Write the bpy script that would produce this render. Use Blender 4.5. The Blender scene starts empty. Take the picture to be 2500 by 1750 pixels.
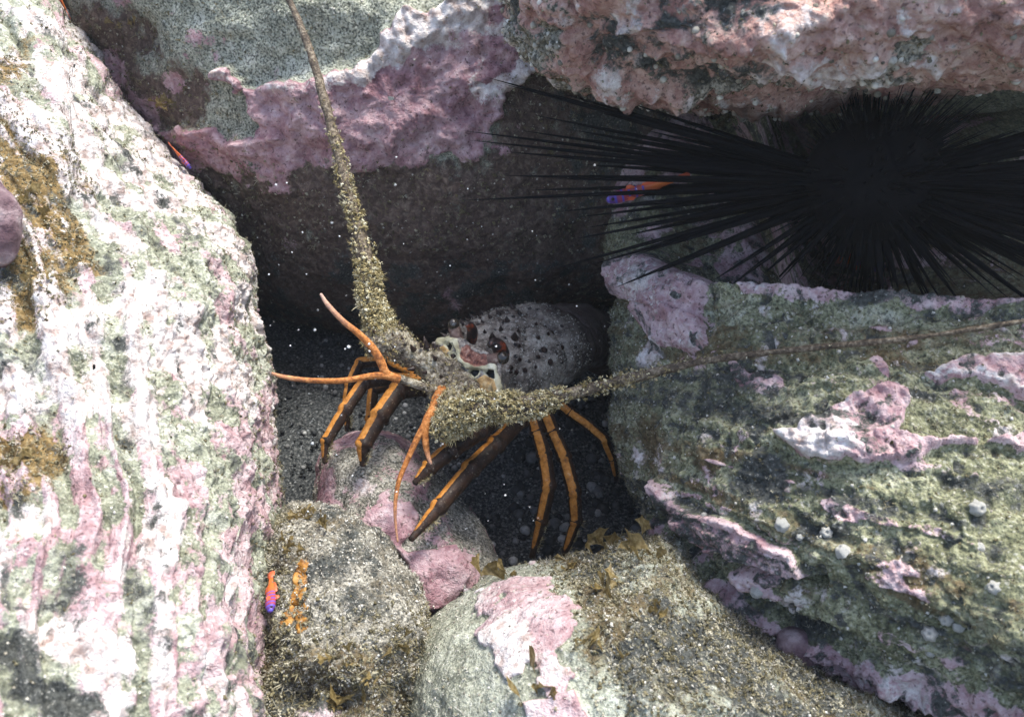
import bpy, math, random
import numpy as np
from mathutils import Vector, Matrix

# ------------------------------------------------------------------ camera, sky, sun, exposure
sc = bpy.context.scene
PITCH = math.radians(38)
FWD = np.array([0, math.cos(PITCH), -math.sin(PITCH)])
UPV = np.array([0, math.sin(PITCH), math.cos(PITCH)])
RGT = np.array([1.0, 0, 0])
CAM = np.array([0.0, -0.57, 0.52])
HF = math.radians(60)
W = 2 * math.tan(HF / 2)
cam = bpy.data.cameras.new('camera'); camo = bpy.data.objects.new('camera', cam)
sc.collection.objects.link(camo); sc.camera = camo
camo.location = CAM; camo.rotation_euler = (math.pi / 2 - PITCH, 0, 0)
cam.sensor_fit = 'HORIZONTAL'; cam.angle = HF; cam.clip_start = 0.01; cam.clip_end = 200
cam.dof.use_dof = True; cam.dof.focus_distance = 0.66; cam.dof.aperture_fstop = 13

SUN_TO = Vector((0.26, 0.22, 0.90)).normalized()
world = bpy.data.worlds.new('World'); sc.world = world; world.use_nodes = True
wn = world.node_tree.nodes; wl = world.node_tree.links
sky = wn.new('ShaderNodeTexSky'); sky.sky_type = 'NISHITA'; sky.sun_disc = False; sky.dust_density = 3.0; sky.ozone_density = 0.6; sky.air_density = 1.0
sky.sun_elevation = math.asin(SUN_TO.z); sky.sun_rotation = math.atan2(SUN_TO.x, SUN_TO.y)
wl.new(sky.outputs[0], wn['Background'].inputs[0]); wn['Background'].inputs[1].default_value = 0.15
sun = bpy.data.lights.new('sun', 'SUN'); sun.energy = 2.5; sun.angle = math.radians(20); sun.color = (0.99, 1.0, 0.955)
suno = bpy.data.objects.new('sun', sun); sc.collection.objects.link(suno)
suno.rotation_euler = SUN_TO.to_track_quat('Z', 'Y').to_euler(); suno.location = (0, 0, 3)
sc.view_settings.view_transform = 'Standard'; sc.view_settings.look = 'None'
sc.view_settings.exposure = 1.32; sc.view_settings.gamma = 1; sc.view_settings.use_curve_mapping = False
sc.render.engine = 'CYCLES'
sc.cycles.use_denoising = True
sc.cycles.max_bounces = 6; sc.cycles.diffuse_bounces = 4

# ------------------------------------------------------------------ helpers
rng = np.random.default_rng(7); random.seed(7)
COL = sc.collection

def P(px, py, d):
    """place seen at photo pixel (px,py), d metres in front of the camera"""
    px = np.asarray(px, float); py = np.asarray(py, float); d = np.asarray(d, float)
    x = (px - 1250) / 2500 * W; y = -(py - 875) / 2500 * W
    return CAM + d[..., None] * (FWD + x[..., None] * RGT + y[..., None] * UPV)
def proj(v):
    q = v - CAM; d = q @ FWD
    return 1250 + (q @ RGT) / d / W * 2500, 875 - (q @ UPV) / d / W * 2500, d
def sm(a, b, x):
    t = np.clip((x - a) / (b - a), 0, 1); return t * t * (3 - 2 * t)

_perm = np.random.default_rng(3).permutation(256); _perm = np.concatenate([_perm, _perm, _perm]).astype(np.int32)
_tab = np.random.default_rng(11).uniform(-1, 1, 64 ** 3).astype(np.float32)
def pn(p, f=1.0, seed=0):
    """smooth lattice noise, about -0.7 .. 0.7"""
    p = np.asarray(p, np.float32) * np.float32(f) + np.float32(seed * 17.37 + 500)
    i = p.astype(np.int32); r = p - i
    w = r * r * (3 - 2 * r)
    x0 = (i[:, 0] & 63) << 12; x1 = ((i[:, 0] + 1) & 63) << 12; y0 = (i[:, 1] & 63) << 6; y1 = ((i[:, 1] + 1) & 63) << 6; z0 = i[:, 2] & 63; z1 = (i[:, 2] + 1) & 63
    wx, wy, wz = w[:, 0], w[:, 1], w[:, 2]
    def lx(yy, zz):
        yz = yy + zz; a = _tab[x0 + yz]; return a + (_tab[x1 + yz] - a) * wx
    a = lx(y0, z0); a += (lx(y1, z0) - a) * wy
    b = lx(y0, z1); b += (lx(y1, z1) - b) * wy
    return (a + (b - a) * wz) * np.float32(.8)
def fbm(p, f, o=4, seed=0, g=0.5):
    s = 0; a = 1
    for k in range(o):
        s = s + a * pn(p, f * 2.03 ** k, seed + k); a *= g
    return s
def knob(p, f, seed=0):
    """rounded lumps: high in the middle of each cell, low between cells"""
    p = (p * f + seed * 9.13).astype(np.float32); i = np.floor(p).astype(np.int32); best = np.full(len(p), 9.0, np.float32)
    for dx in (-1, 0, 1):
        for dy in (-1, 0, 1):
            for dz in (-1, 0, 1):
                c = i + np.array([dx, dy, dz], np.int32)
                h = _perm[(_perm[(_perm[c[:, 0] & 255] + c[:, 1]) & 255] + c[:, 2]) & 255]
                j = np.stack([_perm[h], _perm[h + 57], _perm[h + 131]], 1).astype(np.float32) / 255
                dd = c + j - p
                best = np.minimum(best, (dd * dd).sum(1))
    return 1 - np.sqrt(best)
def polysd(px, py, poly):
    """signed distance in pixels, positive inside"""
    poly = np.array(poly, float); n = len(poly); ins = np.zeros(len(px), bool); best = np.full(len(px), 1e9)
    for k in range(n):
        a = poly[k]; b = poly[(k + 1) % n]; e = b - a
        t = np.clip(((px - a[0]) * e[0] + (py - a[1]) * e[1]) / (e @ e), 0, 1)
        best = np.minimum(best, (px - a[0] - t * e[0]) ** 2 + (py - a[1] - t * e[1]) ** 2)
        c = ((a[1] > py) != (b[1] > py))
        with np.errstate(divide='ignore', invalid='ignore'):
            ins ^= c & (px < (b[0] - a[0]) * (py - a[1]) / (b[1] - a[1] + 1e-12) + a[0])
    return np.where(ins, 1, -1) * np.sqrt(best)
def linesd(px, py, pts):
    pts = np.array(pts, float); best = np.full(len(px), 1e9)
    for a, b in zip(pts[:-1], pts[1:]):
        e = b - a; t = np.clip(((px - a[0]) * e[0] + (py - a[1]) * e[1]) / (e @ e), 0, 1)
        best = np.minimum(best, (px - a[0] - t * e[0]) ** 2 + (py - a[1] - t * e[1]) ** 2)
    return np.sqrt(best)

def mesh(name, V, F, mat=None, parent=None, smooth=True, attrs=None):
    V = np.asarray(V, np.float32); me = bpy.data.meshes.new(name)
    if isinstance(F, np.ndarray):
        m, k = F.shape; me.vertices.add(len(V)); me.loops.add(m * k); me.polygons.add(m)
        me.vertices.foreach_set('co', V.ravel()); me.loops.foreach_set('vertex_index', F.astype(np.int32).ravel())
        me.polygons.foreach_set('loop_start', np.arange(m, dtype=np.int32) * k)
        me.update(calc_edges=True)
    else:
        me.from_pydata(V.tolist(), [], F)
    if smooth: me.polygons.foreach_set('use_smooth', np.ones(len(me.polygons), bool))
    for k, a in (attrs or {}).items():
        at = me.attributes.new(k, 'FLOAT', 'POINT'); at.data.foreach_set('value', np.asarray(a, np.float32))
    if mat: me.materials.append(mat)
    o = bpy.data.objects.new(name, me); COL.objects.link(o)
    if parent: o.parent = parent
    return o
def tag(o, label=None, cat=None, group=None, kind=None):
    for k, v in (('label', label), ('category', cat), ('group', group), ('kind', kind)):
        if v: o[k] = v
    return o
def empty(name, loc):
    o = bpy.data.objects.new(name, None); COL.objects.link(o); o.location = Vector(loc); o.empty_display_size = 0.02
    bpy.context.view_layer.update(); return o
def child(o, parent):
    """parent without moving: mesh data is in place-of-scene coordinates"""
    root = parent
    while root.parent: root = root.parent
    o.parent = parent
    if parent is root: o.location = o.location - root.location if root.type == 'EMPTY' else o.location
    return o
def catmull(pts, n):
    pts = np.array(pts, float); k = len(pts); e = np.vstack([2 * pts[0] - pts[1], pts, 2 * pts[-1] - pts[-2]])
    t = np.linspace(0, k - 1, n); i = np.minimum(t.astype(int), k - 2); u = (t - i)[:, None]
    a, b, c, d = e[i], e[i + 1], e[i + 2], e[i + 3]
    return 0.5 * (2 * b + (c - a) * u + (2 * a - 5 * b + 4 * c - d) * u ** 2 + (3 * b - a - 3 * c + d) * u ** 3)
def frames(C, ref=None):
    T = np.gradient(C, axis=0); T /= np.linalg.norm(T, axis=1)[:, None] + 1e-12
    r = np.array(ref if ref is not None else (0.3, -0.5, 0.8), float); A = []
    for t in T:
        a = r - (r @ t) * t
        a /= np.linalg.norm(a) + 1e-9
        A.append(a)
        if ref is None: r = a
    A = np.array(A); return T, A, np.cross(T, A)
def tube_vf(C, R, ns=10, ref=None, flat=1.0):
    C = np.asarray(C, float); R = np.asarray(R, float); n = len(C); T, A, B = frames(C, ref)
    th = np.arange(ns) / ns * 2 * math.pi
    V = C[:, None] + R[:, None, None] * (np.cos(th)[None, :, None] * A[:, None] + flat * np.sin(th)[None, :, None] * B[:, None])
    V = np.vstack([V.reshape(-1, 3), C[:1] - T[:1] * R[0] * .3, C[-1:] + T[-1:] * R[-1] * .5])
    F = []
    for i in range(n - 1):
        for j in range(ns):
            F.append((i * ns + j, i * ns + (j + 1) % ns, (i + 1) * ns + (j + 1) % ns, (i + 1) * ns + j))
    for j in range(ns):
        F.append((n * ns, (j + 1) % ns, j)); F.append((n * ns + 1, (n - 1) * ns + j, (n - 1) * ns + (j + 1) % ns))
    return V, F, np.concatenate([np.tile(th, n), [0, 0]]), np.concatenate([np.repeat(np.arange(n) / (n - 1), ns), [0, 1]])

# ------------------------------------------------------------------ procedural materials
class Mat:
    def __init__(s, name, rough=0.85, spec=0.25):
        s.m = bpy.data.materials.new(name); s.m.use_nodes = True; s.t = s.m.node_tree
        s.b = s.t.nodes['Principled BSDF']; s.b.inputs['Roughness'].default_value = rough; s.b.inputs['Specular IOR Level'].default_value = spec
        s.co = s.t.nodes.new('ShaderNodeTexCoord').outputs['Object']
    def put(s, sock, v):
        if isinstance(v, bpy.types.NodeSocket): s.t.links.new(v, sock)
        elif isinstance(v, (tuple, list)) and len(v) == 3 and sock.type == 'RGBA': sock.default_value = (*v, 1)
        else: sock.default_value = v
    def noise(s, scale, detail=4, rough=0.55, co=None, dist=0.0):
        n = s.t.nodes.new('ShaderNodeTexNoise'); n.inputs['Scale'].default_value = scale; n.inputs['Detail'].default_value = detail
        n.inputs['Roughness'].default_value = rough; n.inputs['Distortion'].default_value = dist; s.put(n.inputs['Vector'], co or s.co); return n.outputs[0]
    def voro(s, scale, out='Distance', co=None, rnd=1.0):
        n = s.t.nodes.new('ShaderNodeTexVoronoi'); n.inputs['Scale'].default_value = scale; n.inputs['Randomness'].default_value = rnd
        s.put(n.inputs['Vector'], co or s.co); return n.outputs[out]
    def attr(s, name):
        n = s.t.nodes.new('ShaderNodeAttribute'); n.attribute_name = name; return n.outputs['Fac']
    def ramp(s, f, stops, interp='LINEAR'):
        n = s.t.nodes.new('ShaderNodeValToRGB'); n.color_ramp.interpolation = interp; e = n.color_ramp.elements
        while len(e) < len(stops): e.new(0.5)
        for k, (p, c) in enumerate(stops):
            e[k].position = p; e[k].color = (*c, 1) if isinstance(c, (tuple, list)) else (c, c, c, 1)
        s.put(n.inputs[0], f); return n.outputs[0]
    def mix(s, f, a, b, mode='MIX'):
        n = s.t.nodes.new('ShaderNodeMix'); n.data_type = 'RGBA'; n.blend_type = mode
        s.put(n.inputs[0], f); s.put(n.inputs[6], a); s.put(n.inputs[7], b); return n.outputs[2]
    def math(s, op, a, b=0.0, c=0.0):
        n = s.t.nodes.new('ShaderNodeMath'); n.operation = op
        s.put(n.inputs[0], a); s.put(n.inputs[1], b); s.put(n.inputs[2], c); return n.outputs[0]
    def step(s, f, a, b):
        n = s.t.nodes.new('ShaderNodeMapRange'); n.interpolation_type = 'SMOOTHSTEP'
        s.put(n.inputs[0], f); n.inputs[1].default_value = a; n.inputs[2].default_value = b; return n.outputs[0]
    def done(s, color, height=None, dist=0.001, strength=1.0, rough=None):
        s.put(s.b.inputs['Base Color'], color)
        if height is not None:
            n = s.t.nodes.new('ShaderNodeBump'); n.inputs['Distance'].default_value = dist; n.inputs['Strength'].default_value = strength
            s.put(n.inputs['Height'], height); s.put(s.b.inputs['Normal'], n.outputs[0])
        if rough is not None: s.put(s.b.inputs['Roughness'], rough)
        return s.m

def rock_material(name, turf, pink, speck=0.5, brownc=((.035,.026,.015),(.12,.088,.045),(.26,.205,.12)), darkc=(.028,.029,.026), bump=.0016, grain=520, harsh=1.0):
    s = Mat(name, .88, .2)
    big = s.noise(22, 5, .6); mid = s.noise(95, 6, .65, dist=.4); fine = s.noise(grain, 3, .6); fine2 = s.noise(grain * 2.1, 2, .5)
    c = s.ramp(s.math('ADD', s.math('MULTIPLY', big, .45), s.math('MULTIPLY', mid, .55)), turf)
    c = s.mix(s.math('MULTIPLY', s.step(fine, .52, .38), harsh), c, s.mix(.8, c, (.03, .032, .028)))
    c = s.mix(s.math('MULTIPLY', s.step(s.noise(240, 4, .75), .44, .34), .75 * harsh), c, (.035, .034, .028))
    c = s.mix(s.math('MULTIPLY', s.step(fine, .57, .68), speck), c, (.72, .69, .6))
    c = s.mix(s.math('MULTIPLY', s.step(s.voro(170), .20, .12), .55 * speck + .15), c, (.6, .58, .5))
    wob = s.math('ADD', s.math('MULTIPLY', s.math('SUBTRACT', s.noise(110, 6, .7), .5), 1.1), s.math('MULTIPLY', s.math('SUBTRACT', fine, .5), .55))
    def edge(a, k=1.0, w=.1):
        return s.step(s.math('ADD', s.attr(a), s.math('MULTIPLY', wob, k)), .5 - w, .5 + w)
    b = s.ramp(s.noise(180, 5, .7, dist=.6), [(.3, brownc[0]), (.52, brownc[1]), (.72, brownc[2])])
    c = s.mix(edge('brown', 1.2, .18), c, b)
    pk = s.ramp(s.math('ADD', s.math('MULTIPLY', s.noise(38, 6, .62, dist=.5), .62), s.math('MULTIPLY', s.noise(210, 3, .6), .38)), pink)
    pk = s.mix(s.math('MULTIPLY', s.step(s.noise(330, 2, .5), .40, .32), .7), pk, (.09, .05, .05))
    c = s.mix(edge('pink', .75, .06), c, pk)
    c = s.mix(edge('pale', .9, .12), c, s.ramp(s.noise(120, 5, .6), [(.34, (.33, .25, .22)), (.48, (.56, .49, .46)), (.68, (.78, .745, .715))]))
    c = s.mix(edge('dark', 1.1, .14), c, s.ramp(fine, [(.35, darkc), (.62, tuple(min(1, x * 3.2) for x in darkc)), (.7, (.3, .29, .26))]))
    h = s.math('ADD', s.math('MULTIPLY', mid, 1.5), s.math('ADD', s.math('MULTIPLY', fine, .75), s.math('MULTIPLY', fine2, .3)))
    return s.done(c, h, bump * 1.6, .9)

PINK = [(.30, (.19, .095, .10)), (.43, (.36, .235, .24)), (.55, (.51, .395, .395)), (.72, (.72, .65, .63))]
MAUVE = [(.28, (.13, .055, .068)), (.43, (.30, .165, .182)), (.57, (.47, .325, .335)), (.74, (.70, .60, .59))]
ROSE = [(.28, (.19, .085, .095)), (.42, (.37, .225, .235)), (.56, (.55, .41, .41)), (.74, (.76, .67, .65))]
SALMON = [(.28, (.14, .058, .05)), (.43, (.33, .18, .15)), (.56, (.50, .34, .285)), (.74, (.74, .63, .53))]
GREYGREEN = [(.26, (.08, .085, .062)), (.42, (.235, .24, .18)), (.55, (.40, .41, .32)), (.72, (.66, .66, .58))]
OLIVE = [(.30, (.045, .045, .028)), (.42, (.16, .162, .09)), (.54, (.29, .29, .175)), (.70, (.52, .51, .40))]
SANDY = [(.26, (.07, .062, .045)), (.42, (.20, .185, .145)), (.56, (.36, .335, .275)), (.72, (.60, .565, .49))]
LIGHT = [(.30, (.09, .085, .055)), (.42, (.21, .215, .15)), (.52, (.35, .36, .27)), (.66, (.60, .60, .52))]

# ------------------------------------------------------------------ boulders
ROCKS = {}
def boulder(key, outline, centre, d0, tf, tb, fn, mat, label, nth=900, nf=300, nb=36, boxy=.85, zones=None):
    """closed stone body: rounded front and back meeting in the outline; fn(V,N,px,py,edge) -> (relief in metres, dict of colour zones)"""
    c = np.array(centre, float)
    o = catmull(list(outline) + [outline[0]], 600)[:-1] - c
    ang = np.arctan2(o[:, 1], o[:, 0]); rad = np.hypot(o[:, 0], o[:, 1]); k = np.argsort(ang)
    th = np.linspace(-math.pi, math.pi, nth, endpoint=False)
    rr = np.interp(th, ang[k], rad[k], period=2 * math.pi)
    ker = np.hanning(7); ker /= ker.sum()
    rr = np.convolve(np.concatenate([rr[-3:], rr, rr[:3]]), ker, 'valid')
    ph = np.concatenate([np.linspace(0.0015, 1, nf) * math.pi / 2, math.pi / 2 * (1 + np.linspace(0, 1, nb + 1)[1:] * .995)])
    s_ = np.sin(ph); c_ = np.cos(ph)
    rx = np.abs(s_) ** boxy; dz = np.sign(c_) * np.abs(c_) ** boxy
    px = c[0] + rx[:, None] * rr * np.cos(th); py = c[1] + rx[:, None] * rr * np.sin(th)
    d = d0(px, py) - np.where(dz > 0, tf, tb)[:, None] * dz[:, None]
    edge = np.broadcast_to(((1 - rx)[:, None] * rr), px.shape)
    V = P(px, py, d); n, m = px.shape
    du = np.gradient(V, axis=0); dv = (np.roll(V, -1, 1) - np.roll(V, 1, 1)) / 2
    N = np.cross(dv, du); N /= np.linalg.norm(N, axis=2)[..., None] + 1e-12
    Vf = V.reshape(-1, 3); Nf = N.reshape(-1, 3)
    if ((P(*c, np.array(d0(*c) - tf)) - P(*c, np.array(d0(*c)))) @ Nf[m * 5]) < 0: Nf = -Nf
    front = (np.repeat(ph, m) <= math.pi / 2 + .6)
    disp = np.zeros(len(Vf)); at = {a: np.zeros(len(Vf)) for a in ('pink', 'brown', 'pale', 'dark')}
    r, z = fn(Vf[front], Nf[front], px.ravel()[front], py.ravel()[front], edge.ravel()[front])
    disp[front] = r
    for a, q in z.items(): at[a][front] = np.clip(q, -1, 2)
    Vn = Vf + Nf * disp[:, None]
    i = np.arange(n - 1)[:, None] * m; j = np.arange(m)[None, :]; j2 = (j + 1) % m
    F = np.stack([i + j, i + j2, i + m + j2, i + m + j], -1).reshape(-1, 4)
    V3 = Vn.reshape(n, m, 3); N2 = np.cross((np.roll(V3, -1, 1) - np.roll(V3, 1, 1)) / 2, np.gradient(V3, axis=0)).reshape(-1, 3)
    N2 /= np.linalg.norm(N2, axis=1)[:, None] + 1e-12
    if (N2[m * 5] @ Nf[m * 5]) < 0: N2 = -N2; F = F[:, ::-1]
    ob = mesh('boulder', Vn, F, mat, attrs=at); tag(ob, label, 'boulder')
    X, Y, D = proj(Vn); fr = np.repeat(ph, m) <= math.pi / 2 + .25
    ROCKS[key] = dict(o=ob, V=Vn, N=N2, px=np.where(fr, X, 1e6), py=Y, d=D, at=at, area=np.linalg.norm(np.cross(np.gradient(V3, axis=0), (np.roll(V3, -1, 1) - np.roll(V3, 1, 1)) / 2), axis=2).ravel() * fr)
    return ob
def surf(rock, px, py, lift=0.0):
    r = ROCKS[rock]; k = np.argmin((r['px'] - px) ** 2 + (r['py'] - py) ** 2 + (r['d'] - .3) * 20)
    return r['V'][k] + r['N'][k] * lift, r['N'][k]
def plane(a, bx, by, x0, y0):
    return lambda px, py: a + bx * (np.asarray(px) - x0) / 1000 + by * (np.asarray(py) - y0) / 1000
def soft(sd, w): return .5 + np.clip(sd / (2 * w), -.9, .9)

# ---- left boulder: layered, ribbed along its right edge, pale
LEDGE = [(60, -300), (142, 0), (218, 109), (261, 218), (327, 305), (414, 392), (479, 457), (555, 534), (593, 621), (610, 697), (628, 806), (650, 925), (662, 1034), (672, 1143), (682, 1230), (684, 1285), (668, 1383), (660, 1524), (668, 1633), (680, 1750), (700, 1950)]
def left_fn(V, N, px, py, edge):
    lx = np.interp(py, [p[1] for p in LEDGE], [p[0] for p in LEDGE])
    lay = (lx - px) / 1000 * .36
    lay = lay + .012 * fbm(V, 9, 3, 1) + .004 * pn(V, 40, 4)
    L = np.stack([lay, V[:, 1] * .09, V[:, 2] * .09], 1)
    rib = fbm(L, 55, 3, 11); rib2 = pn(L, 150, 15)
    r = .010 * fbm(V, 7, 3, 2) + .0036 * rib + .0032 * rib2 + .0060 * fbm(V, 55, 4, 5, .6) + .0014 * np.abs(pn(V, 300, 8))
    crev = sm(.03, .20, np.abs(pn(L, 40, 21))); r -= .006 * (1 - crev) * sm(-.1, .3, pn(V, 11, 23))
    crust = sm(-.02, .06, rib + .55 * fbm(V, 60, 3, 31) - .02 + .25 * sm(900, 1500, py))
    r += .0022 * crust
    low = sm(950, 1250, py)
    q = rib * .55 + .35 * rib2 + .55 * fbm(V, 50, 4, 31, .6); q2 = fbm(V, 16, 3, 41)
    z = dict(pink=.35 + .95 * (q + .3 * q2) + .14 * low + .12 * sm(450, 650, px), pale=.31 + 1.0 * (.45 * rib + .25 * rib2 + .7 * fbm(V, 34, 4, 44, .6)) + .12 * sm(700, 150, py) + .06 - .15 * low - .2 * sm(560, 680, px),  # pale also rises towards the top, painting the blown-out light there
             brown=np.maximum(soft(polysd(px, py, [(-60, 270), (90, 300), (165, 420), (180, 520), (150, 640), (165, 720), (120, 800), (-60, 780)]) + 30 + 90 * fbm(V, 40, 3, 51), 50),
                              np.maximum(soft(polysd(px, py, [(-60, 1040), (130, 1060), (170, 1120), (110, 1200), (-60, 1220)]) + 30 + 90 * fbm(V, 40, 3, 52), 50),
                                         soft(polysd(px, py, [(-60, 180), (60, 90), (110, 150), (-60, 300)]) + 40 * fbm(V, 40, 3, 53), 60))),
             dark=np.maximum(.22 * (1 - crev) + .12 + .42 * fbm(V, 60, 3, 49), np.maximum(soft(polysd(px, py, [(480, 1560), (560, 1500), (640, 1560), (670, 1760), (450, 1760)]) + 90 * fbm(V, 45, 3, 61) - 45, 60),  # crevice term paints crease shade into the carved grooves
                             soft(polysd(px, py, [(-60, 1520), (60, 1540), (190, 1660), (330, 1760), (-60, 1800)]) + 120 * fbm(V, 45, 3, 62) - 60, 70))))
    return r, z
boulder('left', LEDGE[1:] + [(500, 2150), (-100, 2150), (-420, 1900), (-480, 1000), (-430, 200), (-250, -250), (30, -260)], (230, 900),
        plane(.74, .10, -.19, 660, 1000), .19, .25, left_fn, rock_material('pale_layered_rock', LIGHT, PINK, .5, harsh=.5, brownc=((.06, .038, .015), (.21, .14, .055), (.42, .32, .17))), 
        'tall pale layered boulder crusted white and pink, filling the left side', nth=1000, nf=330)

# ---- back boulder: green top, knobbly pink band, dark undercut foot
PB = [(520, 185), (560, 160), (640, 215), (760, 190), (860, 165), (940, 120), (955, 60), (990, 30), (1050, 60), (1090, 20), (1150, -20), (1300, -40), (1320, 150), (1230, 230), (1190, 330), (1100, 360), (1000, 390), (900, 400), (830, 385), (760, 400), (690, 420), (560, 410), (450, 400), (380, 330), (430, 290), (540, 300), (640, 330), (600, 250)]
def back_fn(V, N, px, py, edge):
    ns = fbm(V, 30, 3, 3)
    sd = polysd(px, py, PB) + 30 * ns + 16 * fbm(V, 85, 3, 36)
    m = sm(-4, 9, sd); ms = sm(-110, 40, sd + 75 * fbm(V, 40, 4, 66, .6)) * sm(290, 370, py); m = np.maximum(m * (1 - .5 * sm(330, 400, py)), ms * .8)
    kn = np.maximum(knob(V, 34, 2), 0); kn2 = np.maximum(knob(V, 80, 5), 0)
    r = .012 * fbm(V, 6, 3, 7) + .005 * fbm(V, 25, 4, 9) + .0016 * fbm(V, 110, 2, 12)
    S = np.stack([V[:, 0] * .25 + V[:, 2] * .1, V[:, 1] * .6, V[:, 2] - .25 * V[:, 0]], 1)
    r += .014 * fbm(S, 20, 3, 14) * sm(320, 100, py)
    rim = np.exp(-((sd - 22) / 24) ** 2) * sm(330, 120, py - .1 * (px - 900))
    r += m * (.006 + .014 * kn ** 1.5 * sm(-.5, .4, pn(V, 18, 4)) + .006 * kn2 + .006 * fbm(V, 45, 4, 16, .6)) + .007 * rim
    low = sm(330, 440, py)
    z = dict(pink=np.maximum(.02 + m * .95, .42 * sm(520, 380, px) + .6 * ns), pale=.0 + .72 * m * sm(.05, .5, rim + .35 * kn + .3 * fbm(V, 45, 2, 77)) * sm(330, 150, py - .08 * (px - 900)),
             brown=np.maximum(np.maximum(low, sm(1180, 1290, px + .3 * (py - 200))) * .80 + .25 * fbm(V, 40, 3, 22), soft(polysd(px, py, [(100, -50), (330, 20), (420, 180), (520, 330), (640, 420), (500, 560), (330, 380), (180, 100)]) + 90 * fbm(V, 35, 4, 67, .6), 90)),  # brown on the right end stands in for the overhang's shade
             dark=np.maximum(sm(520, 700, py), sm(1250, 1450, px)) * (.46 + .5 * fbm(V, 60, 3, 26)))  # foot and right end painted dark as shade of undercut and overhang
    return r, z
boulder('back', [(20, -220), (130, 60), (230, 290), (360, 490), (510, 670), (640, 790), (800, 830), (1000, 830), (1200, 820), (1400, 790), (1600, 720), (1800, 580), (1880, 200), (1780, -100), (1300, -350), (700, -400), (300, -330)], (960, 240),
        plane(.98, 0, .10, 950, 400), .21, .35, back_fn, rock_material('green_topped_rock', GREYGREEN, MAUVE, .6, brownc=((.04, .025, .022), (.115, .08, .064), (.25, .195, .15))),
        'rear boulder with green top and knobbly pink coralline band, dark below', nth=860, nf=250, boxy=.8)

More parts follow.
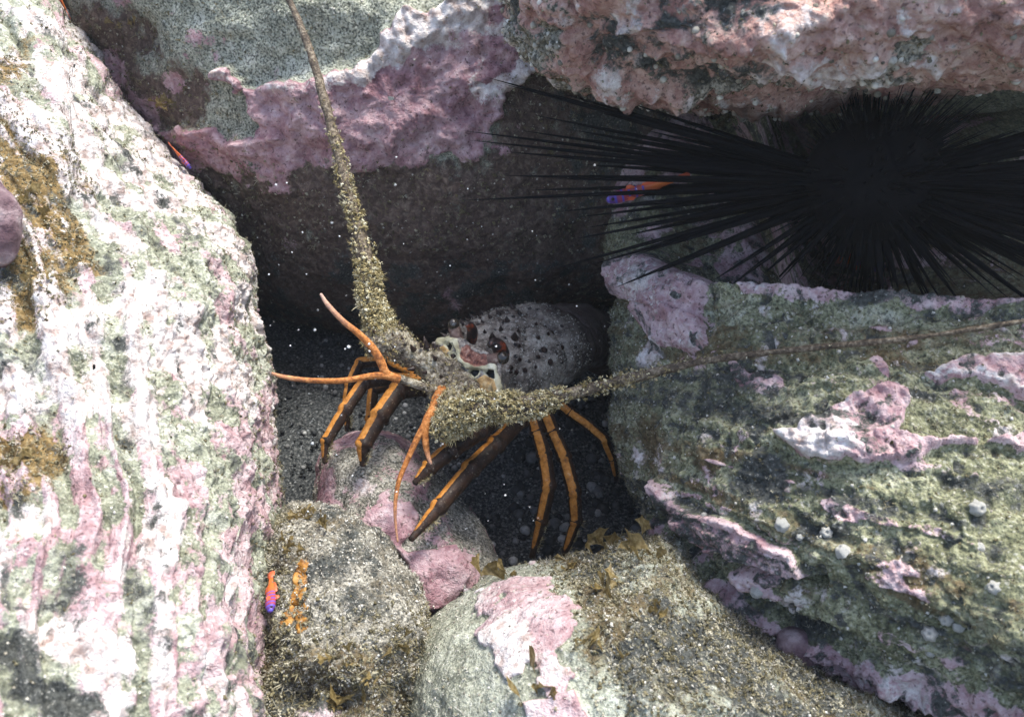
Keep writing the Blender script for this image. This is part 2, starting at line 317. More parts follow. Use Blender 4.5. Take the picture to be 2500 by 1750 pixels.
# ---- right boulder: layers fan out from its left nose, recess under the urchin
def right_fn(V, N, px, py, edge):
    ang = np.arctan2(py - 800, px - 560)
    lay = ang * .62 + .010 * fbm(V, 10, 3, 1) + .003 * pn(V, 45, 2)
    L = np.stack([lay, V[:, 0] * .14, V[:, 1] * .10], 1)
    rib = fbm(L, 42, 3, 4); rib2 = pn(L, 120, 6); ns = fbm(V, 34, 3, 8)
    left = sm(1780, 1560, px)
    r = .009 * fbm(V, 8, 3, 2) + (.0045 * rib + .0018 * rib2) * (1 - .75 * left) + .0042 * fbm(V, 75, 4, 5, .6) + .0018 * np.abs(pn(V, 240, 8))
    # recess below the overhang
    ll = np.interp(px, [1480, 1620, 1750, 1950, 2200, 2500], [560, 655, 700, 705, 720, 735])
    rec = sm(20, -70, py - ll); r -= (.045 * sm(1500, 1700, px) + .24 * sm(1760, 2120, px)) * rec
    r += .006 * np.exp(-((py - ll - 10) / 22) ** 2) * sm(1700, 1850, px)
    # smooth pink lump on the nose
    lump = polysd(px, py, [(1520, 640), (1600, 628), (1690, 660), (1755, 672), (1745, 720), (1722, 760), (1728, 838), (1680, 848), (1600, 842), (1560, 800), (1545, 730), (1512, 690)]) + 9 * ns
    lm = sm(-8, 10, lump); r += lm * (.020 * np.sqrt(np.clip(lump / 90, 0, 1)) + .004) - .006 * rib * lm
    # flaky crusts: thick plates with a free lower lip
    def plate(poly, h, amp=14, seed=0):
        sd = polysd(px, py, poly) + amp * fbm(V, 55, 3, 60 + seed)
        return sm(-3, 5, sd), sd
    c1, s1 = plate([(1890, 1065), (1960, 1080), (1990, 1040), (2040, 1000), (2120, 975), (2180, 960), (2215, 1000), (2200, 1060), (2270, 1080), (2400, 1070), (2530, 1040), (2530, 1110), (2400, 1095), (2300, 1110), (2210, 1140), (2130, 1150), (2060, 1148), (1990, 1130)], .01, 14, 1)
    c2, s2 = plate([(2220, 915), (2290, 915), (2360, 885), (2450, 900), (2530, 915), (2530, 1010), (2460, 960), (2380, 930), (2290, 940)], .01, 12, 2)
    c3, s3 = plate([(1790, 890), (1840, 900), (1920, 930), (2010, 920), (2080, 890), (2140, 880), (2170, 930), (2120, 970), (2020, 960), (1950, 985), (1940, 1040), (1880, 1020), (1850, 980), (1810, 950)], .01, 26, 3)
    c4, s4 = plate([(1595, 1150), (1640, 1180), (1680, 1225), (1740, 1255), (1830, 1275), (1940, 1340), (2000, 1410), (1900, 1375), (1800, 1350), (1720, 1320), (1650, 1260)], .01, 9, 4)
    c5, s5 = plate([(1612, 1255), (1665, 1310), (1745, 1390), (1850, 1465), (1960, 1525), (2080, 1590), (2250, 1645), (2400, 1662), (2530, 1690), (2530, 1760), (2250, 1705), (2050, 1640), (1930, 1565), (1790, 1490), (1680, 1395), (1600, 1290)], .01, 9, 5)
    c6, s6 = plate([(1740, 705), (1850, 700), (2000, 690), (2150, 715), (2300, 735), (2520, 740), (2520, 770), (2300, 765), (2100, 752), (1950, 748), (1800, 730)], .01, 16, 6)
    c7, s7 = plate([(2140, 1610), (2230, 1620), (2350, 1665), (2420, 1685), (2250, 1672)], .01, 12, 7)
    for c, h in ((c1, .009), (c2, .009), (c3, .004), (c4, .009), (c5, .010), (c6, .004), (c7, .005)): r += c * h * (1 + .55 * fbm(V, 50, 4, 71, .6))
    gouge = lambda pts, w, h: h * np.exp(-(linesd(px, py, pts) + 5 * ns) ** 2 / w ** 2)
    r -= gouge([(1600, 1190), (1660, 1275), (1720, 1335), (1800, 1365), (1900, 1395), (2000, 1430)], 11, .014) + gouge([(1700, 1330), (1790, 1420), (1900, 1480), (2010, 1530), (2150, 1585)], 12, .010) + gouge([(1960, 1270), (2010, 1300), (2090, 1330)], 14, .007) + gouge([(1950, 1510), (2020, 1530)], 12, .006)
    flake = sm(.05, .2, fbm(L, 60, 3, 33) + .5 * fbm(V, 70, 2, 35) - .25)
    r += .002 * flake
    pits = sm(.15, .45, fbm(V, 130, 2, 90))
    r -= .0016 * pits
    blot = lambda x, y, w, h: np.exp(-((px - x) / w) ** 2 - ((py - y) / h) ** 2)
    z = dict(pink=np.maximum.reduce([lm, c1 * .9, c2, c3 * (.4 + .6 * sm(-.2, .1, ns)), c4, c5, c6 * .6, c7, .2 + .3 * flake + .35 * ns, .62 * rec * sm(-.3, .2, ns + .1)]),
             pale=np.maximum.reduce([c1 * (.72 * sm(2300, 1960, px) + .3 * ns), c2 * (np.exp(-((s2 - 8) / 14) ** 2) * .6 + .25 * ns), .12 + .5 * fbm(V, 50, 3, 88), .75 * sm(.1, .35, ns) * blot(2380, 1060, 170, 50), .5 * blot(1580, 800, 60, 200) * (.8 + ns), lm * (.34 + .3 * ns)]),
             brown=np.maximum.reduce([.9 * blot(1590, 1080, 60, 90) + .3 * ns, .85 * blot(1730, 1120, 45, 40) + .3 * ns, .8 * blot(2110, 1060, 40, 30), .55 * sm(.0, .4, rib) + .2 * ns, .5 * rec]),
             dark=np.maximum.reduce([1.05 * blot(1870, 1180, 60, 70) + .35 * ns, .9 * blot(2010, 1300, 90, 30) + .3 * ns, .55 * sm(.1, .4, -rib) + .2 * rib2, .6 * pits - .05, .8 * blot(2000, 1530, 110, 25) + .3 * ns]))
    return r, z
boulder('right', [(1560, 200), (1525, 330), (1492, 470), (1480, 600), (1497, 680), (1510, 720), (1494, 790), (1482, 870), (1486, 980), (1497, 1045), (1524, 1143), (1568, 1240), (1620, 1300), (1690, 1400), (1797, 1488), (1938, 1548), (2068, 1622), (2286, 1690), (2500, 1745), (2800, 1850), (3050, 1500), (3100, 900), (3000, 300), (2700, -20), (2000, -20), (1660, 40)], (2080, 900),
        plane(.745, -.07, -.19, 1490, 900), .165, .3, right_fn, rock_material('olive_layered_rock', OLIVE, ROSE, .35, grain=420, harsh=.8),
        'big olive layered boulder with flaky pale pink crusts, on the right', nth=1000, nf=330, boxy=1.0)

# ---- overhanging slab
def over_fn(V, N, px, py, edge):
    ns = fbm(V, 28, 3, 3); kn = np.maximum(knob(V, 42, 4), 0); kn2 = np.maximum(knob(V, 95, 8), 0)
    S = np.stack([V[:, 0] * .3, V[:, 1], V[:, 2] - .1 * V[:, 0]], 1)
    right = sm(1950, 2250, px)
    lump = fbm(V + .012 * np.stack([pn(V, 50, 31), pn(V, 50, 32), pn(V, 50, 33)], 1), 38, 4, 34, .55)
    r = .012 * fbm(V, 9, 3, 6) + .008 * fbm(S, 34, 3, 9) * (1 - .2 * right) + (.010 * np.abs(lump) + .007 * kn ** 1.3 * sm(0, .35, pn(V, 20, 5))) * (1 - .45 * right) + .0035 * fbm(V, 110, 3, 12)
    r -= .012 * sm(.12, .42, pn(S, 26, 14)) * (1 - .4 * right)
    z = dict(pink=.62 + .8 * fbm(V, 26, 3, 18) + .18 + .2 * right, pale=.03 + .5 * np.abs(lump) + .4 * fbm(V, 80, 2, 81) + .6 * np.exp(-((px - 1950) / 150) ** 2 - ((py - 175) / 45) ** 2),
             brown=.14 + .8 * fbm(V, 33, 3, 124) - .1 * right, dark=-.02 + .6 * sm(.12, .45, pn(S, 26, 14)) + .45 * fbm(V, 60, 2, 27))
    return r, z
boulder('over', [(1215, -100), (1232, 0), (1252, 70), (1290, 128), (1345, 178), (1450, 222), (1580, 244), (1700, 254), (1785, 258), (1900, 246), (2050, 230), (2134, 220), (2286, 203), (2400, 188), (2500, 178), (2800, 165), (3300, 120), (3600, -150), (3300, -500), (2200, -600), (1500, -480), (1260, -250)], (1950, -40),
        plane(.60, -.04, 0, 1900, 0), .14, .45, over_fn, rock_material('pink_overhang_rock', SANDY, SALMON, .5, grain=380),
        'overhanging rock slab with rough salmon-pink crust, at the top right above the urchin', nth=1000, nf=230, boxy=.75)

# ---- middle dome under the lobster
def dome_fn(V, N, px, py, edge):
    ns = fbm(V, 34, 3, 3); kn = np.maximum(knob(V, 60, 4), 0)
    p1 = polysd(px, py, [(930, 1240), (1000, 1225), (1030, 1260), (1015, 1300), (985, 1330), (1000, 1345), (1060, 1335), (1110, 1330), (1145, 1400), (1110, 1480), (1000, 1480), (990, 1380), (930, 1320), (880, 1290), (900, 1250)]) + 12 * ns
    m1 = sm(-4, 8, p1)
    r = .006 * fbm(V, 12, 3, 2) + .003 * fbm(V, 45, 3, 5) + .0012 * fbm(V, 150, 2, 7) + m1 * (.004 + .004 * kn)
    blot = lambda x, y, w, h: np.exp(-((px - x) / w) ** 2 - ((py - y) / h) ** 2)
    rim = np.exp(-((edge - 12) / 16) ** 2) * sm(1200, 1050, py)
    z = dict(pink=np.maximum.reduce([m1, .8 * sm(.0, .3, ns + .15) * sm(1130, 1230, py) * sm(1050, 960, px), .95 * rim, .46 + .4 * ns, .7 * sm(1040, 1150, px) * sm(-.3, .1, ns)]),
             pale=.8 * blot(890, 1190, 50, 45) * (.8 + ns) + .2 * blot(1060, 1400, 60, 50), brown=.3 + .5 * ns, dark=.78 * sm(1020, 1130, px) * sm(1340, 1180, py) + .3 * ns)  # dark on the right flank paints the overhang's shade
    return r, z
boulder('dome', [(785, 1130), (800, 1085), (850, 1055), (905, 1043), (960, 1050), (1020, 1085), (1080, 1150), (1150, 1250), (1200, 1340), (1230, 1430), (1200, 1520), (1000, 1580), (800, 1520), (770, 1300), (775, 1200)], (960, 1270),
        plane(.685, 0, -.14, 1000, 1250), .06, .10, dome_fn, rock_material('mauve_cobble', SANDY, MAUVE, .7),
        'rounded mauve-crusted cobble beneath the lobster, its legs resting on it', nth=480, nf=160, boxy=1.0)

# ---- sandy rock, lower left of the middle
def sandy_fn(V, N, px, py, edge):
    ns = fbm(V, 34, 3, 3); kn = np.maximum(knob(V, 75, 4), 0)
    r = .008 * fbm(V, 13, 3, 2) + .006 * fbm(V, 45, 4, 5) + .0035 * kn + .0022 * fbm(V, 140, 2, 7)
    r -= .022 * sm(40, -40, linesd(px, py, [(700, 1700), (780, 1660), (860, 1720)]) - 20)
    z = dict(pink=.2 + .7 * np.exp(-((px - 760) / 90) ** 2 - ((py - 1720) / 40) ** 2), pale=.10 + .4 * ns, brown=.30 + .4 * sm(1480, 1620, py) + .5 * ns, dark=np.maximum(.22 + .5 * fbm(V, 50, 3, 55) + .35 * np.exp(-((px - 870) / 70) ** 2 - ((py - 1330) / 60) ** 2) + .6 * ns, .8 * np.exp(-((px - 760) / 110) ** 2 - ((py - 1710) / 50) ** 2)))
    return r, z
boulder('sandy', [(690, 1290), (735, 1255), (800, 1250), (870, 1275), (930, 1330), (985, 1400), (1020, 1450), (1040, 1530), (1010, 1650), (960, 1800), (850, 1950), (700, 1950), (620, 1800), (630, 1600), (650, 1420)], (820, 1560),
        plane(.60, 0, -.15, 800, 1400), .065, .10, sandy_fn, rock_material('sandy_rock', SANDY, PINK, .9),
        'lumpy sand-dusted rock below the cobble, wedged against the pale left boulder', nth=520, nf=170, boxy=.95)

# ---- bottom boulder
def bottom_fn(V, N, px, py, edge):
    ns = fbm(V, 30, 3, 3); kn = np.maximum(knob(V, 70, 4), 0)
    rough = sm(1330, 1470, px + .5 * (1500 - py) + 60 * ns)
    pp = polysd(px, py, [(1180, 1460), (1290, 1435), (1330, 1440), (1385, 1510), (1380, 1590), (1400, 1660), (1360, 1680), (1300, 1640), (1190, 1590), (1170, 1530), (1190, 1490)]) + 16 + 46 * fbm(V, 48, 4, 63, .6)
    p2 = polysd(px, py, [(1290, 1720), (1400, 1690), (1440, 1760), (1300, 1800)]) + 18 * ns
    m = np.maximum(sm(-4, 8, pp), sm(-4, 8, p2))
    r = .008 * fbm(V, 8, 3, 2) + .003 * fbm(V, 35, 3, 5) + .001 * fbm(V, 160, 2, 7) + rough * (.006 * fbm(V, 55, 3, 9) + .004 * kn + .0025 * np.abs(pn(V, 220, 3))) + .003 * m
    z = dict(pink=.95 * m, pale=m * (.30 + .3 * sm(.5, -.3, (px - 1290) / 100) + .5 * ns), brown=rough * (.60 + .8 * fbm(V, 24, 3, 22)) + .1 * ns - .02, dark=rough * (.38 + .65 * fbm(V, 42, 3, 29)) + .35 * sm(1650, 1850, px) * rough)  # extra dark towards the right end paints the shade there
    return r, z
boulder('bottom', [(925, 1820), (938, 1720), (968, 1640), (1025, 1545), (1090, 1480), (1176, 1425), (1252, 1393), (1400, 1378), (1560, 1335), (1640, 1325), (1730, 1425), (1830, 1515), (1960, 1580), (2110, 1660), (2320, 1740), (2500, 1850), (2450, 2050), (1700, 2200), (1000, 2100)], (1500, 1700),
        plane(.635, .0, -.10, 1250, 1400), .15, .12, bottom_fn, rock_material('grey_green_cobble', GREYGREEN, PINK, .6, harsh=.55),
        'smooth grey-green boulder with a big white-pink patch, at the bottom centre', nth=760, nf=230, boxy=1.0)

# ------------------------------------------------------------------ sea bed
FZ = -0.045
g = np.linspace(-1, 1, 260); g = np.sign(g) * np.abs(g) ** 2.6
gx, gy = np.meshgrid(g * 12 + .05, g * 12 + .1, indexing='ij')
SV = np.stack([gx.ravel(), gy.ravel(), np.full(gx.size, FZ)], 1)
near = np.exp(-(np.hypot(SV[:, 0], SV[:, 1]) / 1.5) ** 2)
SV[:, 2] += near * (.014 * fbm(SV, 9, 3, 4) + .005 * fbm(SV, 45, 3, 6)) - .02 * (1 - near)
ii = (np.arange(259)[:, None] * 260 + np.arange(259)[None]).ravel()
s = Mat('gravelly_sand', .9, .2); f = s.noise(420, 4, .7); c = s.ramp(f, [(.34, (.012, .014, .016)), (.5, (.05, .054, .055)), (.68, (.22, .22, .21))])
c = s.mix(s.step(s.voro(150), .2, .12), c, (.22, .23, .23)); sandm = s.done(c, f, .003, 1)
o = mesh('seabed', SV, np.stack([ii, ii + 260, ii + 261, ii + 1], 1), sandm); tag(o, 'dark gravelly sea bed between the boulders', 'sea bed', kind='structure')

# ------------------------------------------------------------------ scatter of small growth and grains
def tuft_template(seed, nb=5, spread=.7, wid=.13):
    r = np.random.default_rng(seed); V = []; F = []
    for k in range(nb):
        a = r.uniform(0, 6.28); t = r.uniform(.1, spread); L = r.uniform(.35, 1.0); w = wid * r.uniform(.6, 1.3)
        dirn = np.array([math.sin(t) * math.cos(a), math.sin(t) * math.sin(a), math.cos(t)]); side = np.cross(dirn, r.normal(size=3)); side /= np.linalg.norm(side)
        bend = r.normal(size=3) * .5; b = len(V)
        for q, ww in ((0, .5), (.45, 1), (.8, .9), (1.0, .25)):
            c = dirn * L * q + bend * q * q
            V += [c - side * w * ww, c + side * w * ww]
        F += [(b + 2 * i, b + 2 * i + 1, b + 2 * i + 3, b + 2 * i + 2) for i in range(3)]
    return np.array(V), np.array(F)
def clump_template(seed, n=5):
    r = np.random.default_rng(seed); VV = []; FF = []
    for k in range(n):
        V, F = grain_template(seed * 10 + k); q = r.normal(size=3); q[2] = abs(q[2]); q *= .62 / np.linalg.norm(q) * r.uniform(.2, 1)
        VV.append(V * r.uniform(.12, .3) * r.uniform(.6, 1.4, 3) + q); FF.append(F + 6 * k)
    return np.vstack(VV), np.vstack(FF)
def grain_template(seed):
    r = np.random.default_rng(seed)
    V = np.array([[1, 0, 0], [-1, 0, 0], [0, 1, 0], [0, -1, 0], [0, 0, 1], [0, 0, -1]], float) * r.uniform(.55, 1.15, (6, 1)) + r.normal(size=(6, 3)) * .12
    F = np.array([(0, 2, 4), (2, 1, 4), (1, 3, 4), (3, 0, 4), (2, 0, 5), (1, 2, 5), (3, 1, 5), (0, 3, 5)]); return V, F
def pebble_template(seed):
    r = np.random.default_rng(seed); V = []; n = 8
    for z_, q in ((-.75, .45), (-.25, .95), (.35, .9), (.8, .42)):
        for k in range(n): V.append([q * math.cos(k * 6.283 / n) * r.uniform(.8, 1.15), q * math.sin(k * 6.283 / n) * r.uniform(.8, 1.15), z_ * r.uniform(.85, 1.1)])
    F = [(i * n + k, i * n + (k + 1) % n, (i + 1) * n + (k + 1) % n, (i + 1) * n + k) for i in range(3) for k in range(n)]
    V += [[0, 0, -.95], [0, 0, .98]]
    F += [(32, (k + 1) % n, k, k) for k in range(n)]; F = [f for f in F if f[2] != f[3]] + [(32, (k + 2) % n, k + 1, k) for k in range(0, n, 2)] + [(33, 24 + k, 24 + k + 1, 24 + (k + 2) % n) for k in range(0, n, 2)]
    return np.array(V), np.array(F)
TUFTS = [tuft_template(k) for k in range(6)]; STUB = [tuft_template(20 + k, 9, 1.45, .06) for k in range(7)]; GRAINS = [grain_template(k) for k in range(5)]; CLUMPS = [clump_template(k) for k in range(8)]; PEBS = [pebble_template(k) for k in range(7)]
def scatter(name, pos, nrm, size, temps, mat, parent=None, smooth=False):
    pos = np.asarray(pos); nrm = np.asarray(nrm); n = len(pos); size = np.broadcast_to(size, (n,))
    a = np.cross(nrm, rng.normal(size=(n, 3))); a /= np.linalg.norm(a, axis=1)[:, None] + 1e-9; b = np.cross(nrm, a)
    which = rng.integers(0, len(temps), n); VV = []; FF = []; RR = []; off = 0; rv = rng.uniform(0, 1, n)
    for k, (tv, tf) in enumerate(temps):
        m = which == k
        if not m.any(): continue
        v = pos[m][:, None] + size[m][:, None, None] * (tv[None, :, 0:1] * a[m][:, None] + tv[None, :, 1:2] * b[m][:, None] + tv[None, :, 2:3] * nrm[m][:, None])
        q = m.sum(); VV.append(v.reshape(-1, 3)); FF.append((tf[None] + (np.arange(q) * len(tv))[:, None, None] + off).reshape(-1, tf.shape[1])); RR.append(np.repeat(rv[m], len(tv))); off += q * len(tv)
    o = mesh(name, np.vstack(VV), np.vstack(FF), mat, smooth=smooth, attrs=dict(rnd=np.concatenate(RR)))
    if parent: child(o, parent)
    o['kind'] = 'stuff'; return o
def pick(rock, n, dens):
    """n random places on the front of a boulder, by area times dens"""
    r = ROCKS[rock]; w = r['area'] * np.clip(dens(r), 0, None); w = w * ((r['px'] > -150) & (r['px'] < 2650) & (r['py'] > -150) & (r['py'] < 1900)); w = w / w.sum()
    k = rng.choice(len(w), n, p=w); return r['V'][k], r['N'][k]
def rnd_mat(name, stops, rough=.85, tex=300):
    s = Mat(name, rough, .2); c = s.ramp(s.attr('rnd'), stops); nz = s.noise(tex, 3)
    return s.done(s.mix(s.math('MULTIPLY', s.step(nz, .5, .35), .55), c, s.mix(.6, c, (.03, .03, .02))))
TURFM = rnd_mat('turf_algae', [(0, (.06, .05, .025)), (.35, (.16, .135, .07)), (.7, (.27, .24, .15)), (1, (.42, .39, .30))])
SANDM = rnd_mat('sediment', [(0, (.10, .09, .07)), (.5, (.32, .29, .23)), (1, (.66, .63, .56))])
REDM = rnd_mat('red_turf', [(0, (.10, .04, .03)), (.5, (.26, .13, .09)), (1, (.42, .27, .2))])

# fine turf, one growth per boulder, part of that boulder
def turf(rock, n, dens, size, mat, temps=STUB):
    p, nn = pick(rock, n, dens); half = int(n * .68); up = nn * .8 + np.array([0, 0, .35]); up /= np.linalg.norm(up, axis=1)[:, None]
    sz = size * rng.uniform(.5, 1.25, n) ** 1.3
    scatter('silt_clumps', p[:half], up[:half], sz[:half] * .95, CLUMPS, mat, ROCKS[rock]['o'])
    return scatter('algal_turf', p[half:] - nn[half:] * .0004, up[half:], sz[half:] * .8, temps, mat, ROCKS[rock]['o'])
brownish = lambda r: sm(.35, .75, r['at']['brown']) + .06
notpink = lambda r: (1 - sm(.4, .6, r['at']['pink'])) * (1 - sm(.4, .6, r['at']['pale'])) + .03
turf('left', 9000, lambda r: sm(.35, .7, r['at']['brown']) * 3 + .25 * notpink(r) + .6 * sm(120, 20, np.interp(r['py'], [p[1] for p in LEDGE], [p[0] for p in LEDGE]) - r['px']), .0030, TURFM)
turf('back', 8000, lambda r: brownish(r) * (r['py'] < 620) + .5 * notpink(r) * (r['px'] < 620), .0040, TURFM)
turf('right', 12000, lambda r: notpink(r) * (.35 + sm(1650, 1500, r['px'])) * (r['py'] > 560), .0026, TURFM)
turf('over', 3000, lambda r: notpink(r) + .3, .0028, TURFM)
turf('dome', 1800, notpink, .0018, SANDM)
turf('sandy', 6500, lambda r: notpink(r), .0026, SANDM); turf('sandy', 3600, lambda r: sm(1420, 1560, r['py']) + sm(740, 690, r['px']), .0046, TURFM)
turf('bottom', 12000, lambda r: sm(1300, 1480, r['px'] + .5 * (1500 - r['py'])) * notpink(r) + .01, .0036, TURFM); turf('bottom', 3500, lambda r: sm(1300, 1480, r['px'] + .5 * (1500 - r['py'])) * notpink(r) + .05, .0028, SANDM)
for rk, n, sz in (('left', 2200, .0016), ('right', 3800, .0017), ('sandy', 2600, .0014), ('dome', 1400, .0011), ('bottom', 4200, .0013), ('over', 800, .0028), ('back', 2600, .0016)):
    p, nn = pick(rk, n, lambda r: notpink(r) + .1)
    scatter('shell_grains', p, nn, sz * rng.uniform(.35, 1.0, n) ** 1.6, PEBS if rk == 'over' else GRAINS, SANDM, ROCKS[rk]['o'], smooth=rk == 'over')

# gravel between the boulders
n = 6500; gp = np.stack([rng.uniform(-.25, .32, n), rng.uniform(-.22, .34, n), np.zeros(n)], 1)
gp[:, 2] = FZ + .014 * fbm(gp * [1, 1, 0] + [0, 0, FZ], 9, 3, 4) + .001
gs = (rng.uniform(.12, 1, n) ** 3.2 * .0055 + .0010) * np.where((gp[:, 0] < 0) | (gp[:, 1] > .09), .5, 1)
gravm = rnd_mat('gravel_grains', [(0, (.018, .02, .022)), (.5, (.055, .058, .06)), (.85, (.15, .15, .148)), (1, (.45, .45, .43))])
up = rng.normal(size=(n, 3)) * .5 + [0, 0, 1]; up /= np.linalg.norm(up, axis=1)[:, None]
tag(scatter('gravel', gp, up, gs, PEBS, gravm), 'loose dark gravel and shell bits under the lobster', 'gravel', kind='stuff')

# ------------------------------------------------------------------ spiny lobster
def c1(x, y): return 650 + x * .4666, 650 + y * .4666
def Pc(x, y, d): return P(*c1(x, y), np.array(d))
Hd = np.array([-.70, -.68, .22]); Hd /= np.linalg.norm(Hd)
Ld = np.array([.70, -.70, 0.]); Ld -= (Ld @ Hd) * Hd; Ld /= np.linalg.norm(Ld)
Ud = np.cross(Ld, -Hd); Ud *= np.sign(Ud[2])
O = Pc(1120, 440, .668)
lob = empty('spiny_lobster', (0.0, 0.0, FZ))
tag(lob, 'spiny lobster with spotted grey carapace and orange-striped legs standing on the cobble', 'lobster')

s = Mat('lobster_shell', .6, .35)
big = s.noise(60, 5, .65); fl = s.noise(420, 4, .7)
c = s.ramp(big, [(.36, (.06, .044, .034)), (.47, (.18, .15, .118)), (.58, (.34, .30, .245)), (.7, (.50, .45, .37))])
c = s.mix(s.math('MULTIPLY', s.step(fl, .57, .64), .8), c, (.50, .48, .42)); c = s.mix(s.math('MULTIPLY', s.step(fl, .45, .36), .7), c, (.03, .026, .024))
c = s.mix(s.math('MULTIPLY', s.step(s.noise(45, 4, .6, dist=.6), .54, .64), .55), c, (.075, .042, .034))
c = s.mix(s.step(s.voro(95), .20, .13), c, (.012, .009, .009))
c = s.mix(s.math('MULTIPLY', s.step(s.attr('rear'), .55, .98), .93), c, (.03, .018, .016))
shellm = s.done(c, s.math('ADD', s.noise(260, 4, .6), s.math('MULTIPLY', fl, .4)), .0016, .8)
s = Mat('orange_brown_leg', .55, .2); st = s.math('ADD', s.attr('stripe'), s.math('MULTIPLY', s.math('SUBTRACT', s.noise(300, 3), .5), .35))
c = s.mix(s.step(st, .42, .58), s.ramp(s.noise(160, 4), [(.35, (.010, .006, .004)), (.65, (.036, .017, .009))]), s.ramp(s.noise(200, 5, .7), [(.32, (.17, .065, .014)), (.5, (.42, .165, .025)), (.72, (.58, .27, .07))]))
legm = s.done(s.mix(s.math('MULTIPLY', s.step(s.noise(700, 2), .62, .70), .3), c, (.3, .26, .2)), s.noise(400, 3), .0006, .7)
s = Mat('orange_feeler', .75, .2); oranm = s.done(s.mix(s.attr('tip'), s.ramp(s.noise(260, 5, .7), [(.36, (.17, .06, .02)), (.5, (.40, .145, .035)), (.66, (.58, .27, .10))]), (.50, .36, .30)), s.noise(420, 4, .7), .0012, 1)
s = Mat('cream_cheek', .5, .35); creamm = s.done(s.ramp(s.noise(90, 4), [(.34, (.20, .14, .07)), (.48, (.42, .37, .23)), (.64, (.62, .58, .43))]), s.noise(300, 3), .0006, .6)
s = Mat('black_spot', .5, .4); spotm = s.done((.008, .007, .006))
s = Mat('eye_brown', .18, .6); eyem = s.done(s.ramp(s.noise(300, 2), [(.3, (.018, .014, .010)), (.7, (.045, .036, .026))]))
s = Mat('eyestalk_brown', .6, .3); stalkm = s.done(s.ramp(s.noise(250, 4), [(.35, (.07, .035, .028)), (.6, (.2, .13, .10)), (.75, (.36, .3, .24))]), s.noise(300, 3), .0008, .7)
s = Mat('dark_red_horn', .4, .4); hornm = s.done(s.mix(s.step(s.noise(110, 3), .48, .62), (.014, .008, .008), (.24, .045, .014)), s.noise(400, 2), .0005, .6)
s = Mat('silted_shell', .85, .2); f = s.noise(380, 5, .7)
siltm = s.done(s.mix(s.step(s.noise(85, 5, .65), .48, .58), s.ramp(f, [(.34, (.02, .014, .01)), (.5, (.15, .12, .085)), (.66, (.4, .35, .27))]), s.ramp(f, [(.34, (.12, .10, .07)), (.5, (.34, .29, .2)), (.66, (.62, .57, .46))])), f, .0022, 1)
FUZZM = rnd_mat('antenna_fuzz', [(0, (.15, .115, .045)), (.4, (.33, .265, .12)), (.8, (.50, .43, .25)), (1, (.70, .66, .5))])
s = Mat('antenna_shell', .7, .3); bands = s.noise(500, 3, .6)
antm = s.done(s.ramp(s.math('ADD', s.math('MULTIPLY', bands, .6), s.math('MULTIPLY', s.noise(110, 4), .4)), [(.36, (.025, .017, .011)), (.5, (.09, .065, .042)), (.68, (.30, .25, .18))]), bands, .0012, 1)

def lobe(name, centre, ax, ay, az, mat, parent, seed=0, rough=.05, n=26, freq=120, sq=1.0):
    """a rounded body with half-axes ax, ay, az (vectors), uneven on its surface"""
    u = np.linspace(0, math.pi, n); v = np.linspace(0, 2 * math.pi, 2 * n, endpoint=False); uu, vv = np.meshgrid(u, v, indexing='ij')
    f = lambda q: np.sign(q) * np.abs(q) ** sq
    q = np.stack([f(np.sin(uu)) * f(np.cos(vv)), f(np.sin(uu)) * f(np.sin(vv)), f(np.cos(uu))], -1).reshape(-1, 3)
    V = centre + q @ np.array([ax, ay, az]); k = min(np.linalg.norm(ax), np.linalg.norm(ay), np.linalg.norm(az))
    V = V + (V - centre) * (rough * fbm(V, freq, 3, seed))[:, None]
    i = np.arange(n - 1)[:, None] * 2 * n; j = np.arange(2 * n)[None]
    F = np.stack([i + j, i + 2 * n + j, i + 2 * n + (j + 1) % (2 * n), i + (j + 1) % (2 * n)], -1).reshape(-1, 4)
    if np.dot(np.cross(ax, ay), az) < 0: F = F[:, ::-1]
    o = mesh(name, V, F, mat); return child(o, parent) if parent else o

